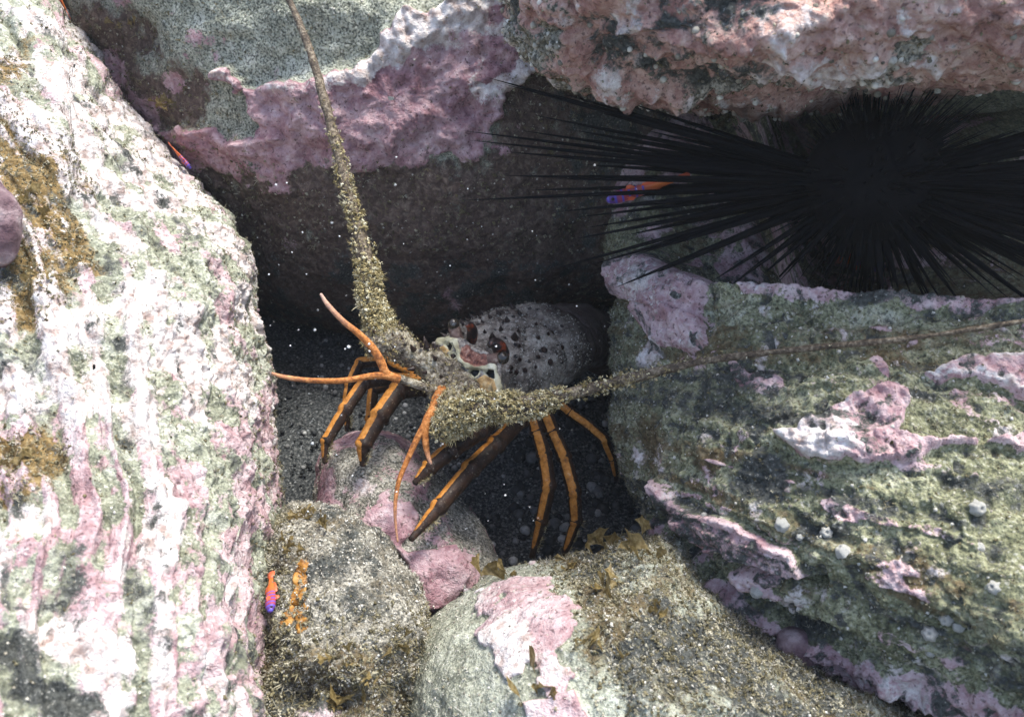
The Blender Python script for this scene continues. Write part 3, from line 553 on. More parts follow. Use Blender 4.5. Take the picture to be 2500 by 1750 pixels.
# carapace lofted along the body axis
def loft(name, back0, prof, mat, parent, n=70, m=64, seed=0, rearv=None, relief=.0016):
    a = np.linspace(prof[0][0], prof[-1][0], n); w = np.interp(a, [p[0] for p in prof], [p[1] for p in prof]); t = np.interp(a, [p[0] for p in prof], [p[2] for p in prof]); b = np.interp(a, [p[0] for p in prof], [p[3] for p in prof]); ce = np.interp(a, [p[0] for p in prof], [p[4] for p in prof])
    ker = np.hanning(9); ker /= ker.sum(); sm_ = lambda q: np.convolve(np.pad(q, 4, 'edge'), ker, 'valid')
    w, t, b, ce = map(sm_, (w, t, b, ce)); th = np.linspace(0, 2 * math.pi, m, endpoint=False)
    cs, sn = np.cos(th), np.sin(th)
    X = np.sign(cs) * np.abs(cs) ** .88
    V = back0 - a[:, None, None] * Hd + (w[:, None] * X)[..., None] * Ld + (ce[:, None] + np.where(sn > 0, t[:, None], b[:, None]) * sn)[..., None] * Ud
    V = V.reshape(-1, 3); nrm = (V.reshape(n, m, 3) - (back0 - a[:, None, None] * Hd + ce[:, None, None] * Ud)).reshape(-1, 3); nrm /= np.linalg.norm(nrm, axis=1)[:, None]
    r = relief * (fbm(V, 120, 3, seed) + .8 * np.maximum(knob(V, 140, 3), 0))
    fr = np.repeat((a - a[0]) / (a[-1] - a[0]), m)
    if rearv:
        lat = np.tile(np.abs(X), n); top = np.tile(sn > -.2, n)
        for g0 in rearv: r -= .0035 * np.exp(-((fr - g0) / .018) ** 2)
        r -= top * .0042 * np.exp(-((fr - (.56 - .30 * lat ** 1.6)) / .022) ** 2)
        r += top * .0020 * np.exp(-((lat - .22) / .10) ** 2) * sm(.5, .1, fr) + .0022 * fbm(V, 55, 3, 21)
    V = V + nrm * r[:, None]; V = np.vstack([V, V[:m].mean(0), V[-m:].mean(0)])
    F = [(i * m + j, i * m + (j + 1) % m, (i + 1) * m + (j + 1) % m, (i + 1) * m + j) for i in range(n - 1) for j in range(m)]
    F += [(n * m, (j + 1) % m, j) for j in range(m)] + [(n * m + 1, (n - 1) * m + j, (n - 1) * m + (j + 1) % m) for j in range(m)]
    o = mesh(name, V, F, mat, attrs=dict(rear=np.concatenate([fr, [0, 1]]) if rearv else np.ones(len(V)))); child(o, parent)
    return o, V[:n * m].reshape(n, m, 3), nrm.reshape(n, m, 3), a
prof = [(-.004, .017, .006, .014, -.010), (.006, .028, .013, .022, -.010), (.02, .036, .020, .028, -.010), (.045, .043, .027, .032, -.010), (.075, .046, .031, .033, -.010), (.105, .044, .032, .032, -.010), (.128, .040, .028, .030, -.010), (.138, .036, .022, .026, -.010)]
OC = O - .025 * RGT - .012 * UPV + .006 * FWD
cara, CV, CN, ca = loft('carapace', OC, prof, shellm, lob, seed=3, rearv=[.68, .93])
for k in range(4):
    a0 = .134 + .020 * k; w = .036 - .002 * k
    loft('tail_segment', OC - .012 * k * Ud * k * .25, [(a0, w * .9, .022, .024, -.012), (a0 + .003, w, .027 - .002 * k, .026, -.012), (a0 + .020, w * .97, .026 - .002 * k, .025, -.012), (a0 + .024, w * .86, .021, .022, -.012)], shellm, lob, n=20, m=40, seed=9 + k)
# carapace spines, one shared shape
u = np.linspace(0, 1, 6); SVv, SFf, _, _ = tube_vf(np.stack([.25 * u ** 2, 0 * u, u], 1), .42 * (1 - u) ** .8 + .02, 8, ref=(1, 0, 0))
s = Mat('spine_brown', .45, .4); spm = s.done(s.mix(s.step(s.noise(300, 2), .45, .65), (.010, .008, .007), (.06, .024, .014)))
spme = bpy.data.meshes.new('spine'); spme.from_pydata(SVv.tolist(), [], SFf); spme.polygons.foreach_set('use_smooth', [True] * len(spme.polygons)); spme.materials.append(spm)
rs = random.Random(5)
for row, am in enumerate(np.arange(.018, .10, .0105)):
    i = int(np.argmin(np.abs(ca - am)))
    for lat in np.linspace(.17, .83, 8):
        jj = int((lat + rs.uniform(-.03, .03)) * 32); ii_ = min(69, max(0, i + rs.randint(-2, 2)))
        v = CV[ii_, jj]; nn = CN[ii_, jj] + .55 * Hd; nn /= np.linalg.norm(nn)
        o = bpy.data.objects.new('spine', spme); COL.objects.link(o); L = rs.choice((.004, .0048, .0055, .0075, .0085)) * rs.uniform(.85, 1.1) * (1.15 - .5 * (am / .1))
        q = Vector(nn).to_track_quat('Z', 'X'); o.parent = cara; o.matrix_parent_inverse = Matrix(); o.rotation_euler = q.to_euler(); o.scale = (L, L, L); o.location = Vector(v - .0004 * nn)
k = rng.choice(70 * 32, 4200); ci, cj = k // 32, k % 32; keep = (ci > 3) & (ci < 62); ci, cj = ci[keep], cj[keep]
scatter('silt_clumps', CV[ci, cj] + rng.normal(size=(len(ci), 3)) * .0007, CN[ci, cj], .0019 * rng.uniform(.25, 1.2, len(ci)) ** 1.6, CLUMPS, SANDM, parent=cara)
def base_spines(ob, pts, rad, count, seed):
    r_ = random.Random(seed); C = catmull(pts, 40); T, A, B = frames(C)
    for q in range(count):
        i = r_.randint(3, 37); t = r_.uniform(-1.9, 1.9); nn = math.cos(t) * A[i] + math.sin(t) * B[i]; v = nn * .8 + T[i] * .6; v /= np.linalg.norm(v)
        o = bpy.data.objects.new('spine', spme); COL.objects.link(o); o.parent = ob; L = r_.uniform(.004, .0075); o.scale = (L * .8, L * .8, L); o.location = Vector(C[i] + nn * rad * .96); o.rotation_euler = Vector(v).to_track_quat('Z', 'X').to_euler()
# head front, cheeks, eyes, horns
lobe('head', Pc(990, 640, .652), .030 * Ld, .018 * Ud, .020 * Hd, siltm, lob, 5, .12, 34, 90)
def Zp(x, y): return 1000 + x * .15553, 730 + y * .15553
def PZ(x, y, d): return P(*Zp(x, y), np.array(d))
ZP = lambda pts: [Zp(*p) for p in pts]
def face_fn(V, N, px, py, edge):
    ns = 5 * fbm(V, 160, 3, 3)
    ridge = linesd(px, py, ZP([(470, 690), (610, 650), (720, 690), (765, 820), (800, 950), (910, 1045), (1100, 1075), (1310, 1080), (1360, 1200), (1375, 1430)]))
    tan = np.maximum(polysd(px, py, ZP([(390, 810), (540, 740), (620, 810), (560, 920), (440, 930)])), polysd(px, py, ZP([(1060, 1270), (1170, 1190), (1330, 1270), (1375, 1430), (1250, 1500), (1110, 1420)])))
    hole = np.maximum.reduce([polysd(px, py, ZP(q)) for q in ([(565, 715), (640, 685), (668, 740), (622, 815)], [(628, 880), (690, 852), (722, 890), (650, 965)], [(890, 1170), (985, 1105), (1085, 1112), (1072, 1185), (1000, 1225), (955, 1172)], [(1178, 1150), (1250, 1108), (1332, 1128), (1338, 1250), (1240, 1222)])])
    sad = polysd(px, py, ZP([(815, 740), (900, 710), (1010, 810), (1200, 870), (1350, 930), (1390, 1030), (1050, 1050), (900, 1000), (815, 900)])) + ns
    rd = sm(11, 4, ridge + 1.1 * ns); hl = sm(-1.2, 1.2, hole); sd_ = sm(-3, 3, sad); tn = sm(-3, 2, tan)
    around = sm(-7, -2, hole + .6 * ns)
    r = .0022 * rd - .0030 * hl + .0012 * tn - .0018 * sd_ + .0008 * fbm(V, 200, 3, 5) + .0012 * sd_ * np.abs(fbm(V, 220, 2, 6))
    return r, dict(pale=np.maximum(rd, around) * (1 - sd_), brown=tn * .9, pink=sd_, dark=hl)
s = Mat('lobster_face', .5, .4); f = s.noise(330, 5, .7)
c = s.ramp(f, [(.34, (.05, .04, .033)), (.5, (.21, .18, .15)), (.66, (.5, .46, .39))])
c = s.mix(s.step(s.math('ADD', s.attr('pale'), s.math('MULTIPLY', s.math('SUBTRACT', f, .5), .7)), .4, .6), c, s.ramp(s.noise(90, 4), [(.34, (.24, .21, .12)), (.48, (.43, .40, .26)), (.66, (.58, .56, .43))]))
c = s.mix(s.step(s.attr('brown'), .35, .65), c, s.ramp(s.noise(140, 4), [(.34, (.25, .14, .05)), (.5, (.46, .29, .11)), (.68, (.56, .45, .26))]))
c = s.mix(s.step(s.attr('pink'), .35, .65), c, s.ramp(s.noise(260, 4, .65), [(.36, (.07, .022, .016)), (.52, (.20, .075, .05)), (.68, (.42, .26, .19))]))
c = s.mix(s.step(s.attr('dark'), .35, .65), c, (.008, .009, .009))
facem = s.done(c, f, .0009, .9)
fo = boulder('face', ZP([(345, 680), (470, 650), (600, 605), (720, 590), (860, 630), (1010, 720), (1170, 800), (1310, 890), (1430, 990), (1450, 1150), (1410, 1470), (1200, 1520), (950, 1400), (750, 1230), (550, 1040), (395, 930)]), Zp(880, 960), plane(.652, -.19, -.10, 1137, 879), .009, .02, face_fn, facem, None, nth=420, nf=110, nb=16, boxy=.9)
fo.name = 'face'; fo.data.name = 'face'; del fo['category']; child(fo, lob)
for (ex, ey, dd, er), (bx_, by_) in (((690, 395, .660, .0044), (750, 660)), ((1462, 925, .634, .0047), (1250, 965))):
    e = lobe('eye', PZ(ex, ey, dd), er * Ld, er * Ud, er * Hd, eyem, lob, 1, 0.0, 18)
    C = catmull([PZ(bx_, by_, dd + .003), PZ(bx_ * .55 + ex * .45, by_ * .55 + ey * .45, dd + .002), PZ(ex * .93 + bx_ * .07, ey * .93 + by_ * .07, dd + .0012)], 12)
    V, F, _, _ = tube_vf(C, np.linspace(.0052, .0042, 12), 16); V = V + (.0009 * fbm(V, 300, 2, 3))[:, None] * Hd; child(mesh('eyestalk', V, F, stalkm), e)
for q, r0 in (((975, 640, .668), (985, 500, .657), (945, 410, .650), (890, 420, .645)), .0042), (((1450, 860, .652), (1400, 745, .640), (1320, 690, .634), (1255, 715, .629)), .0058):
    C = catmull([PZ(*w) for w in q], 18); V, F, _, _ = tube_vf(C, r0 * np.array([1, 1, 1, .99, .97, .95, .92, .89, .85, .81, .76, .7, .64, .57, .5, .42, .34, .22]), 18); child(mesh('horn', V, F, hornm), lob)

def fuzz_tube(name, pts, radii, n, mat, parent, fuzz, fsize, ns=12, bump=.12, seed=0, bias=None):
    C = catmull(pts, n); R = np.interp(np.linspace(0, 1, n), np.linspace(0, 1, len(radii)), radii)
    V, F, th, tt = tube_vf(C, R, ns); ctr = np.vstack([np.repeat(C, ns, 0), C[:1], C[-1:]]); rad = V - ctr
    V = ctr + rad * (1 + bump * 2 * fbm(V, 90, 3, seed))[:, None]
    o = child(mesh(name, V, F, mat), parent)
    if fuzz:
        w = np.interp(tt, np.linspace(0, 1, len(fuzz[1])), fuzz[1]) * np.interp(tt, np.linspace(0, 1, len(radii)), radii)
        w = np.clip(w * (1 + 1.2 * fbm(V, 60, 2, seed + 3)), 0, None); w /= w.sum()
        k = rng.choice(len(V), fuzz[0], p=w); nn = rad[k] / (np.linalg.norm(rad[k], axis=1)[:, None] + 1e-9) + rng.normal(size=(fuzz[0], 3)) * .25; nn /= np.linalg.norm(nn, axis=1)[:, None]
        pos = V[k] + rng.normal(size=(fuzz[0], 3)) * .0008
        tsz = np.interp(tt[k], np.linspace(0, 1, len(fsize)), fsize) * rng.uniform(.5, 1.3, fuzz[0])
        h_ = int(fuzz[0] * .16); scatter('algae_fuzz', pos[:h_], nn[:h_], tsz[:h_] * .8, STUB, FUZZM, parent=o); scatter('algae_clumps', pos[h_:] + nn[h_:] * tsz[h_:, None] * .2, nn[h_:], tsz[h_:] * .85, CLUMPS, FUZZM, parent=o)
    return o
D2 = lambda x, y, d: P(x * 1.0888, y * 1.0888, np.array(d))
# left antenna: peduncle, then the long whip that leans up out of the crevice
ped = fuzz_tube('antenna_base', [Pc(985, 575, .652), Pc(880, 520, .650), Pc(770, 465, .648), Pc(660, 410, .648), Pc(560, 330, .650)], [.012, .0135, .0112, .0125, .0115], 60, siltm, lob, (800, [.7, .3, .4, .8, 1.6]), [.0024, .0026, .003, .0042], 20, .18, 3)
base_spines(ped, [Pc(985, 575, .652), Pc(880, 520, .650), Pc(770, 465, .648), Pc(660, 410, .648), Pc(560, 330, .650)], .0125, 22, 3)
fuzz_tube('antenna', [Pc(570, 345, .650), D2(852, 735, .650), D2(836, 690, .652), D2(822, 600, .657), D2(800, 500, .664), D2(776, 420, .670), D2(752, 320, .678), D2(722, 205, .688), D2(690, 100, .698), D2(650, 5, .710), D2(600, -110, .73)],
          [.0110, .0100, .0085, .0066, .0056, .0047, .0042, .0036, .0031, .0027, .0022], 150, antm, lob, (3000, [1.5, 1.5, 1.5, 1.3, 1.1, .8, .35, .05, .02, 0, 0]), [.0050, .0048, .0042, .0036, .0034, .003, .0024, .0016], 14, .16, 5)
# right antenna: folded back to the right across the boulder
fuzz_tube('antenna_base', [Pc(1060, 640, .640), Pc(1010, 710, .630), Pc(960, 780, .622), Pc(915, 845, .615)], [.012, .0120, .0105, .008], 50, siltm, lob, (1000, [.6, 1, 1.4, 1.6]), [.003, .0036, .0042], 20, .18, 8)
fuzz_tube('antenna', [Pc(905, 862, .613), Pc(1000, 790, .606), Pc(1120, 745, .600), Pc(1250, 738, .596), Pc(1380, 725, .592), Pc(1510, 690, .590), D2(1345, 866, .590), D2(1440, 842, .582), D2(1520, 822, .572), D2(1620, 803, .56), D2(1800, 782, .54), D2(2050, 757, .51), D2(2330, 715, .49)],
          [.007, .0100, .0092, .0082, .0064, .0044, .0036, .0032, .0028, .0024, .0020, .0016, .0013], 170, antm, lob, (3300, [1.8, 1.8, 1.7, 1.6, 1.5, 1.2, .9, .55, .3, .1, .05, 0, 0]), [.0042, .0046, .0042, .0036, .0034, .0026, .002, .0015], 14, .18, 9)
# antennules: a stalk and two feelers each
def feeler(name, pts, radii, parent, tip=0.0):
    C = catmull(pts, 50); R = np.interp(np.linspace(0, 1, 50), np.linspace(0, 1, len(radii)), radii); V, F, th, tt = tube_vf(C, R, 10)
    return child(mesh(name, V, F, oranm, attrs=dict(tip=np.clip((tt - .6) * 2, 0, 1) * tip)), parent)
a1 = fuzz_tube('antennule', [Pc(930, 660, .636), Pc(860, 640, .630), Pc(770, 612, .624), Pc(690, 585, .620)], [.0030, .0028, .0032, .0030], 30, siltm, lob, (120, [1, 1, .4, .1]), [.002, .002], 10, .1, 2)
feeler('feeler', [Pc(695, 590, .620), Pc(640, 575, .616), Pc(560, 572, .613), Pc(400, 598, .610), Pc(220, 596, .608), Pc(90, 578, .606), Pc(30, 560, .605)], [.0034, .0026, .0022, .0020, .0018, .0015, .0010], a1, .4)
feeler('feeler', [Pc(690, 585, .620), Pc(628, 560, .616), Pc(600, 500, .615), Pc(555, 425, .614), Pc(480, 350, .613), Pc(400, 285, .613), Pc(325, 205, .613), Pc(285, 145, .613)], [.0026, .0030, .0031, .0028, .0024, .0020, .0017, .0010], a1, 1.0)
a2 = fuzz_tube('antennule', [Pc(920, 650, .634), Pc(900, 690, .626), Pc(880, 735, .620), Pc(858, 775, .616)], [.0042, .0046, .0042, .0038], 30, oranm, lob, (60, [1, 1, .3, .1]), [.002, .002], 10, .12, 4)
feeler('feeler', [Pc(862, 768, .616), Pc(836, 820, .612), Pc(790, 900, .609), Pc(735, 1020, .606), Pc(695, 1120, .604), Pc(676, 1230, .602), Pc(676, 1340, .601), Pc(688, 1440, .600)], [.0032, .0028, .0023, .0019, .0017, .0014, .0010, .0006], a2, .5)
feeler('feeler', [Pc(858, 772, .616), Pc(834, 830, .612), Pc(834, 920, .610), Pc(845, 985, .609), Pc(862, 1035, .608)], [.0034, .0030, .0024, .0018, .0010], a2, .6)
# walking legs: dark, with an orange stripe along the upper face
def leg(pts, radii, ref=(-.55, -.35, .75), side=.15, wid=.46):
    g = empty_part = None
    K = len(pts); C = []; R = []
    for i in range(K - 1):
        for t in np.linspace(0, 1, 16, endpoint=(i == K - 2)):
            C.append(pts[i] * (1 - t) + pts[i + 1] * t); r_ = radii[i] * (1 - t) + radii[i + 1] * t
            R.append(r_ * (1 + .16 * math.exp(-(t / .07) ** 2) + .22 * math.exp(-((1 - t) / .08) ** 2) - .14 * math.exp(-((t - .14) / .05) ** 2)))
    C = np.array(C); ker = np.array([1, 2, 3, 2, 1]) / 9; Cs = C.copy()
    for a in range(3): Cs[2:-2, a] = np.convolve(C[:, a], ker, 'valid')
    V, F, th, tt = tube_vf(Cs, np.array(R), 14, ref=ref)
    st = np.cos(th - side); st = sm(math.cos(wid + .5), math.cos(wid - .3), st); seg = tt * (K - 1); fr = seg - np.floor(seg)
    st = st * (1 - .8 * np.exp(-(np.minimum(fr, 1 - fr) / .03) ** 2)) * sm(1.0, .90, tt * .999)
    lo = child(mesh('leg', V, F, legm, attrs=dict(stripe=st)), lob)
    k = np.where((tt > 1 - 1 / (K - 1)) & (tt < .98) & (np.cos(th) < .2))[0]; k = rng.choice(k, 70); nn = V[k] - Cs[np.clip((tt[k] * (len(Cs) - 1)).astype(int), 0, len(Cs) - 1)]; nn /= np.linalg.norm(nn, axis=1)[:, None] + 1e-9
    scatter('setae', V[k], nn, .0022 * rng.uniform(.5, 1.2, 70), STUB, FUZZM, parent=lo); return lo
def lp(*q): return [Pc(x, y, d) for x, y, d in q]
leg(lp((760, 560, .690), (620, 492, .680), (490, 505, .675), (436, 620, .672), (415, 745, .672), (428, 860, .674)), [.005, .0045, .0042, .0038, .0033, .002])
leg(lp((800, 600, .680), (660, 590, .670), (515, 605, .660), (412, 752, .648), (312, 920, .640), (306, 1028, .640)), [.0055, .005, .0052, .0050, .0042, .0016])
leg(lp((830, 640, .668), (690, 645, .655), (590, 790, .640), (508, 935, .630), (505, 1042, .632)), [.006, .0072, .0068, .0058, .0018])
leg(lp((780, 600, .70), (560, 640, .70), (545, 800, .695), (540, 930, .69)), [.005, .0046, .004, .002])
leg(lp((1230, 760, .660), (1110, 862, .640), (960, 962, .622), (850, 1055, .612), (775, 1135, .608)), [.007, .0072, .0068, .0055, .0018], side=.5)
leg(lp((1330, 800, .668), (1200, 935, .645), (1070, 1060, .628), (900, 1262, .606), (755, 1430, .592)), [.0065, .0068, .0066, .0056, .0018], side=.4)
leg(lp((1380, 720, .690), (1420, 870, .682), (1455, 985, .676), (1480, 1150, .670), (1440, 1330, .678), (1390, 1520, .690)), [.006, .0056, .0058, .0056, .0048, .0022], side=-.25, wid=.36)
leg(lp((1440, 720, .698), (1500, 870, .690), (1560, 1000, .684), (1612, 1185, .678), (1622, 1330, .684), (1550, 1530, .694)), [.006, .0056, .0058, .0056, .0048, .0022], side=-.3, wid=.36)
leg(lp((1500, 690, .720), (1590, 765, .715), (1690, 835, .712), (1770, 905, .712), (1815, 1010, .72), (1835, 1120, .73)), [.0055, .0045, .0042, .0040, .0034, .002], side=-.1)

# ------------------------------------------------------------------ long-spined urchin under the overhang
UC = P(2123, 445, np.array(.60)); urch = empty('sea_urchin', UC)
tag(urch, 'black long-spined sea urchin wedged beneath the overhanging slab', 'sea urchin')
s = Mat('urchin_black', .75, .08); urm = s.done(s.ramp(s.noise(200, 3), [(.3, (.002, .002, .0025)), (.7, (.006, .005, .006))]))
lobe('test', UC, .046 * RGT, .040 * UPV, .044 * FWD, urm, urch, 3, .06, 24)
u = np.linspace(0, 1, 7); V, F, _, _ = tube_vf(np.stack([0 * u, 0 * u, u], 1), np.array([1, .95, .85, .72, .58, .42, .2]), 7, ref=(1, 0, 0))
ume = bpy.data.meshes.new('spine'); ume.from_pydata(V.tolist(), [], F); ume.polygons.foreach_set('use_smooth', [True] * len(ume.polygons)); ume.materials.append(urm)
def uspine(tip, rad=.0014):
    v = tip - UC; L = np.linalg.norm(v); v = v / L; b = UC + v * .038
    o = bpy.data.objects.new('spine', ume); COL.objects.link(o); o.parent = urch
    o.location = Vector(b - UC); o.rotation_euler = Vector(v).to_track_quat('Z', 'X').to_euler(); o.scale = (rad, rad, L - .038)
ru = random.Random(4)
def near_goby(tip):
    for t in np.linspace(.45, 1, 14):
        x, y, _ = proj(UC + (tip - UC) * t)
        if abs(y - (490 - (x - 1481) * .305)) < 16 and 1470 < x < 1690: return True
    return False
tips = [(1090, 447), (1105, 302), (1122, 322), (1185, 345), (1215, 300), (1245, 268), (1285, 402), (1300, 470), (1240, 425), (1282, 592), (1330, 528), (1376, 579), (1352, 505), (1416, 630), (1338, 482), (1395, 440), (1185, 395), (1620, 616), (1652, 630), (1500, 600), (1560, 572), (1722, 606), (1790, 585), (1850, 612), (1980, 652), (2012, 640), (1958, 632), (2060, 604), (2142, 662), (2225, 612), (2350, 705), (2310, 575), (1432, 238), (1190, 205), (1300, 222), (1150, 190), (1380, 262), (1240, 350), (1330, 300), (1420, 345), (1400, 395), (1440, 520), (1460, 560), (1350, 372), (1480, 300), (1500, 262)]
for x, y in tips:
    D_ = .60 + ru.uniform(-.03, .05) * (1 if y < 560 else .2); uspine(D2(x, y, D_), ru.uniform(.0022, .0030))
k = 0
while k < 190:
    v = np.array([ru.gauss(0, 1) for _ in range(3)]); v[0] += .35; v /= np.linalg.norm(v); L = ru.uniform(.10, .20)
    if v[0] < -.25 and ru.random() < .82: continue
    if v[2] > .25: L = min(L, .045 + .02 * (1 - v[2]))
    if v @ FWD > .3: L = min(L, .075)
    tip = UC + v * L; x, y, d = proj(tip)
    if y < 262 or y > 640: continue
    if near_goby(tip): continue
    uspine(tip, ru.uniform(.0021, .0030)); k += 1

q = rng.normal(size=(420, 3)); q /= np.linalg.norm(q, axis=1)[:, None]; up_ = q @ UPV
conet = [(np.array([[.036, 0, 0], [-.018, .031, 0], [-.018, -.031, 0], [0, 0, 1.]]), np.array([(0, 1, 3), (1, 2, 3), (2, 0, 3)]))]
o = scatter('secondary_spines', UC + q * .038, q, np.where(up_ > .1, rng.uniform(.012, .026, 420), np.where(up_ < -.3, rng.uniform(.015, .045, 420), rng.uniform(.025, .06, 420))), conet, urm, urch)

q = rng.normal(size=(1500, 3)) + .55 * RGT + .35 * FWD; q /= np.linalg.norm(q, axis=1)[:, None]; q = q[(q @ RGT > -.15) & (q @ UPV > -.45) & (q @ FWD > -.35)]
o = scatter('shade_spines', UC + q * .036, q, np.where(q @ UPV > .3, rng.uniform(.03, .07, len(q)), rng.uniform(.07, .19, len(q))), [(conet[0][0] * [.5, .5, 1], conet[0][1])], urm, urch)  # extra black spines added to cover the recess wall in place of shade

# ------------------------------------------------------------------ banded gobies
s = Mat('goby_skin', .4, .4); sep = s.t.nodes.new('ShaderNodeSeparateXYZ'); s.put(sep.inputs[0], s.co); X = sep.outputs[0]
wv = s.math('SINE', s.math('MULTIPLY', X, 62.0)); band = s.math('MULTIPLY', s.step(wv, .45, .8), s.step(X, .62, .52))
c = s.mix(s.step(X, .30, .75), (.30, .045, .07), (.55, .13, .025)); c = s.mix(s.step(X, .22, .08), c, (.09, .035, .2)); c = s.mix(band, c, (.08, .07, .4)); gobm = s.done(c)
s = Mat('goby_fin', .4, .3); finm = s.done((.62, .12, .05))
u = np.linspace(0, 1, 26); hh = np.interp(u, [0, .05, .15, .3, .55, .8, .92, 1], [.022, .058, .088, .098, .085, .055, .043, .040]); ww = np.interp(u, [0, .05, .15, .3, .55, .8, 1], [.02, .05, .068, .066, .05, .028, .014])
th = np.arange(16) / 16 * 2 * math.pi; V = np.stack([np.repeat(u, 16), (ww[:, None] * np.cos(th)).ravel(), (hh[:, None] * np.sin(th)).ravel()], 1)
GF = [(i * 16 + j, i * 16 + (j + 1) % 16, (i + 1) * 16 + (j + 1) % 16, (i + 1) * 16 + j) for i in range(25) for j in range(16)] + [tuple(range(15, -1, -1)), tuple(400 + j for j in range(16))]
def gmesh(nm, V, F, m):
    me = bpy.data.meshes.new(nm); me.from_pydata([tuple(v) for v in V], [], F); me.polygons.foreach_set('use_smooth', [True] * len(me.polygons)); me.materials.append(m); return me
def fin(nm, pts, th=.006):
    n_ = len(pts); V = [(x, th, z) for x, z in pts] + [(x, -th, z) for x, z in pts]
    return gmesh(nm, V, [tuple(range(n_)), tuple(range(2 * n_ - 1, n_ - 1, -1))] + [(i, i + n_, (i + 1) % n_ + n_, (i + 1) % n_) for i in range(n_)], finm)
gbody = gmesh('body', V, GF, gobm)
gt = fin('tail_fin', [(.97, -.035), (1.06, -.075), (1.17, -.085), (1.21, -.04), (1.215, .04), (1.17, .085), (1.06, .075), (.97, .035)])
gd1 = fin('dorsal_fin', [(.28, .085), (.31, .19), (.36, .20), (.42, .13), (.46, .08)]); gd2 = fin('dorsal_fin', [(.50, .075), (.54, .15), (.66, .14), (.80, .11), (.86, .05)]); ga = fin('anal_fin', [(.54, -.07), (.60, -.13), (.72, -.12), (.84, -.05)])
gp_ = gmesh('pectoral_fin', [(.24, 0, .02), (.34, .03, .06), (.40, .035, .0), (.36, .03, -.05), (.25, .004, -.03), (.30, .012, .0)], [(0, 1, 5), (1, 2, 5), (2, 3, 5), (3, 4, 5), (4, 0, 5)], finm)
ev = [(.026 * math.sin(a) * math.cos(b), .026 * math.cos(a), .026 * math.sin(a) * math.sin(b)) for a in np.linspace(.01, 3.13, 8) for b in np.arange(10) * .6283]
geye = gmesh('eye', ev, [(i * 10 + j, i * 10 + (j + 1) % 10, i * 10 + 10 + (j + 1) % 10, i * 10 + 10 + j) for i in range(7) for j in range(10)], spotm)
def goby(head, tail, label, up=(0, -.4, .9)):
    head = np.array(head); tail = np.array(tail); ax = tail - head; L = np.linalg.norm(ax) / 1.2; x = Vector(ax).normalized(); y = Vector(up).cross(x).normalized(); z = x.cross(y)
    e = empty('goby', head); e.matrix_world = Matrix.Translation(Vector(head)) @ Matrix((x, y, z)).transposed().to_4x4() @ Matrix.Scale(L, 4)
    tag(e, label, 'fish', 'small orange gobies with blue bands')
    for me in (gbody, gt, gd1, gd2, ga):
        o = bpy.data.objects.new(me.name.split('.')[0], me); COL.objects.link(o); o.parent = e
        if me is gbody: o.scale = (1, 1.15, 1.2)
    for sg in (1, -1):
        o = bpy.data.objects.new('pectoral_fin', gp_); COL.objects.link(o); o.parent = e; o.location = (0, .062 * sg, 0); o.scale = (1, sg, 1)
        o = bpy.data.objects.new('eye', geye); COL.objects.link(o); o.parent = e; o.location = (.085, .045 * sg, .05)
def before(x, y, lift=.008):
    """a place just in front of whatever stone is nearest there"""
    x *= 1.0888; y *= 1.0888; ds_ = [r['d'][m].min() for r in ROCKS.values() for m in [(np.abs(r['px'] - x) < 9) & (np.abs(r['py'] - y) < 9)] if m.any()]
    return P(x, y, np.array(min(ds_) - lift))
def on(rock, x, y, lift=.006): return surf(rock, x * 1.0888, y * 1.0888, lift)[0]
goby(on('left', 424, 396, .008), on('left', 360, 332, .008), 'small goby with violet head on the upper edge of the pale left boulder')
goby(D2(1098, 383, .775), D2(1046, 367, .785), 'dim goby in the shade below the pink band of the rear boulder')
goby(D2(1360, 450, .605), D2(1545, 394, .60), 'bright orange goby with blue bars among the urchin spines at the boulder nose')
goby(on('right', 1990, 612, .009), on('right', 1872, 566, .009), 'reddish goby under the urchin, on the ledge of the olive right boulder')
goby(before(606, 1372), before(608, 1282), 'goby with violet head hanging head down at the lower edge of the left boulder', up=(.6, -.7, .3))
goby(before(98, -70, .012), before(158, 42, .012), 'goby at the top left corner, only its red tail in the picture')

# ------------------------------------------------------------------ barnacles, knobs, sponge, sea squirt
s = Mat('barnacle_white', .8, .25); barm = s.done(s.ramp(s.noise(400, 4), [(.35, (.25, .23, .2)), (.5, (.55, .53, .47)), (.68, (.78, .77, .72))]), s.noise(300, 3), .001, .8)
def lathe(pr, n=18, flute=.14, seed=0):
    r = random.Random(seed); V = []; F = []
    w = [1 + flute * math.cos(6 * k * 6.283 / n + r.random()) + r.uniform(-.05, .05) for k in range(n)]
    for (q, z) in pr: V += [(q * w[k] * math.cos(k * 6.283 / n), q * w[k] * math.sin(k * 6.283 / n), z) for k in range(n)]
    for i in range(len(pr) - 1): F += [(i * n + k, i * n + (k + 1) % n, (i + 1) * n + (k + 1) % n, (i + 1) * n + k) for k in range(n)]
    F.append(tuple((len(pr) - 1) * n + k for k in range(n))); return V, F
BAR = [gmesh('barnacle', *lathe([(1.0, -.3), (.92, .1), (.78, .55), (.58, .85), (.36, .95), (.24, .85), (.14, .6)], seed=k), barm) for k in range(3)]
def barnacle(rock, x, y, r, label):
    p, nn = surf(rock, x, y, 0); o = bpy.data.objects.new('barnacle', BAR[int(x) % 3]); COL.objects.link(o); o.location = Vector(p); o.scale = (r, r, r); o.rotation_euler = Vector(nn).to_track_quat('Z', 'X').to_euler(); o.scale = (r * .72, r * .72, r * .62); tag(o, label, 'barnacle', 'white barnacles on the right boulder')
b7 = lambda x, y: (1400 + x * .479, 1100 + y * .479)
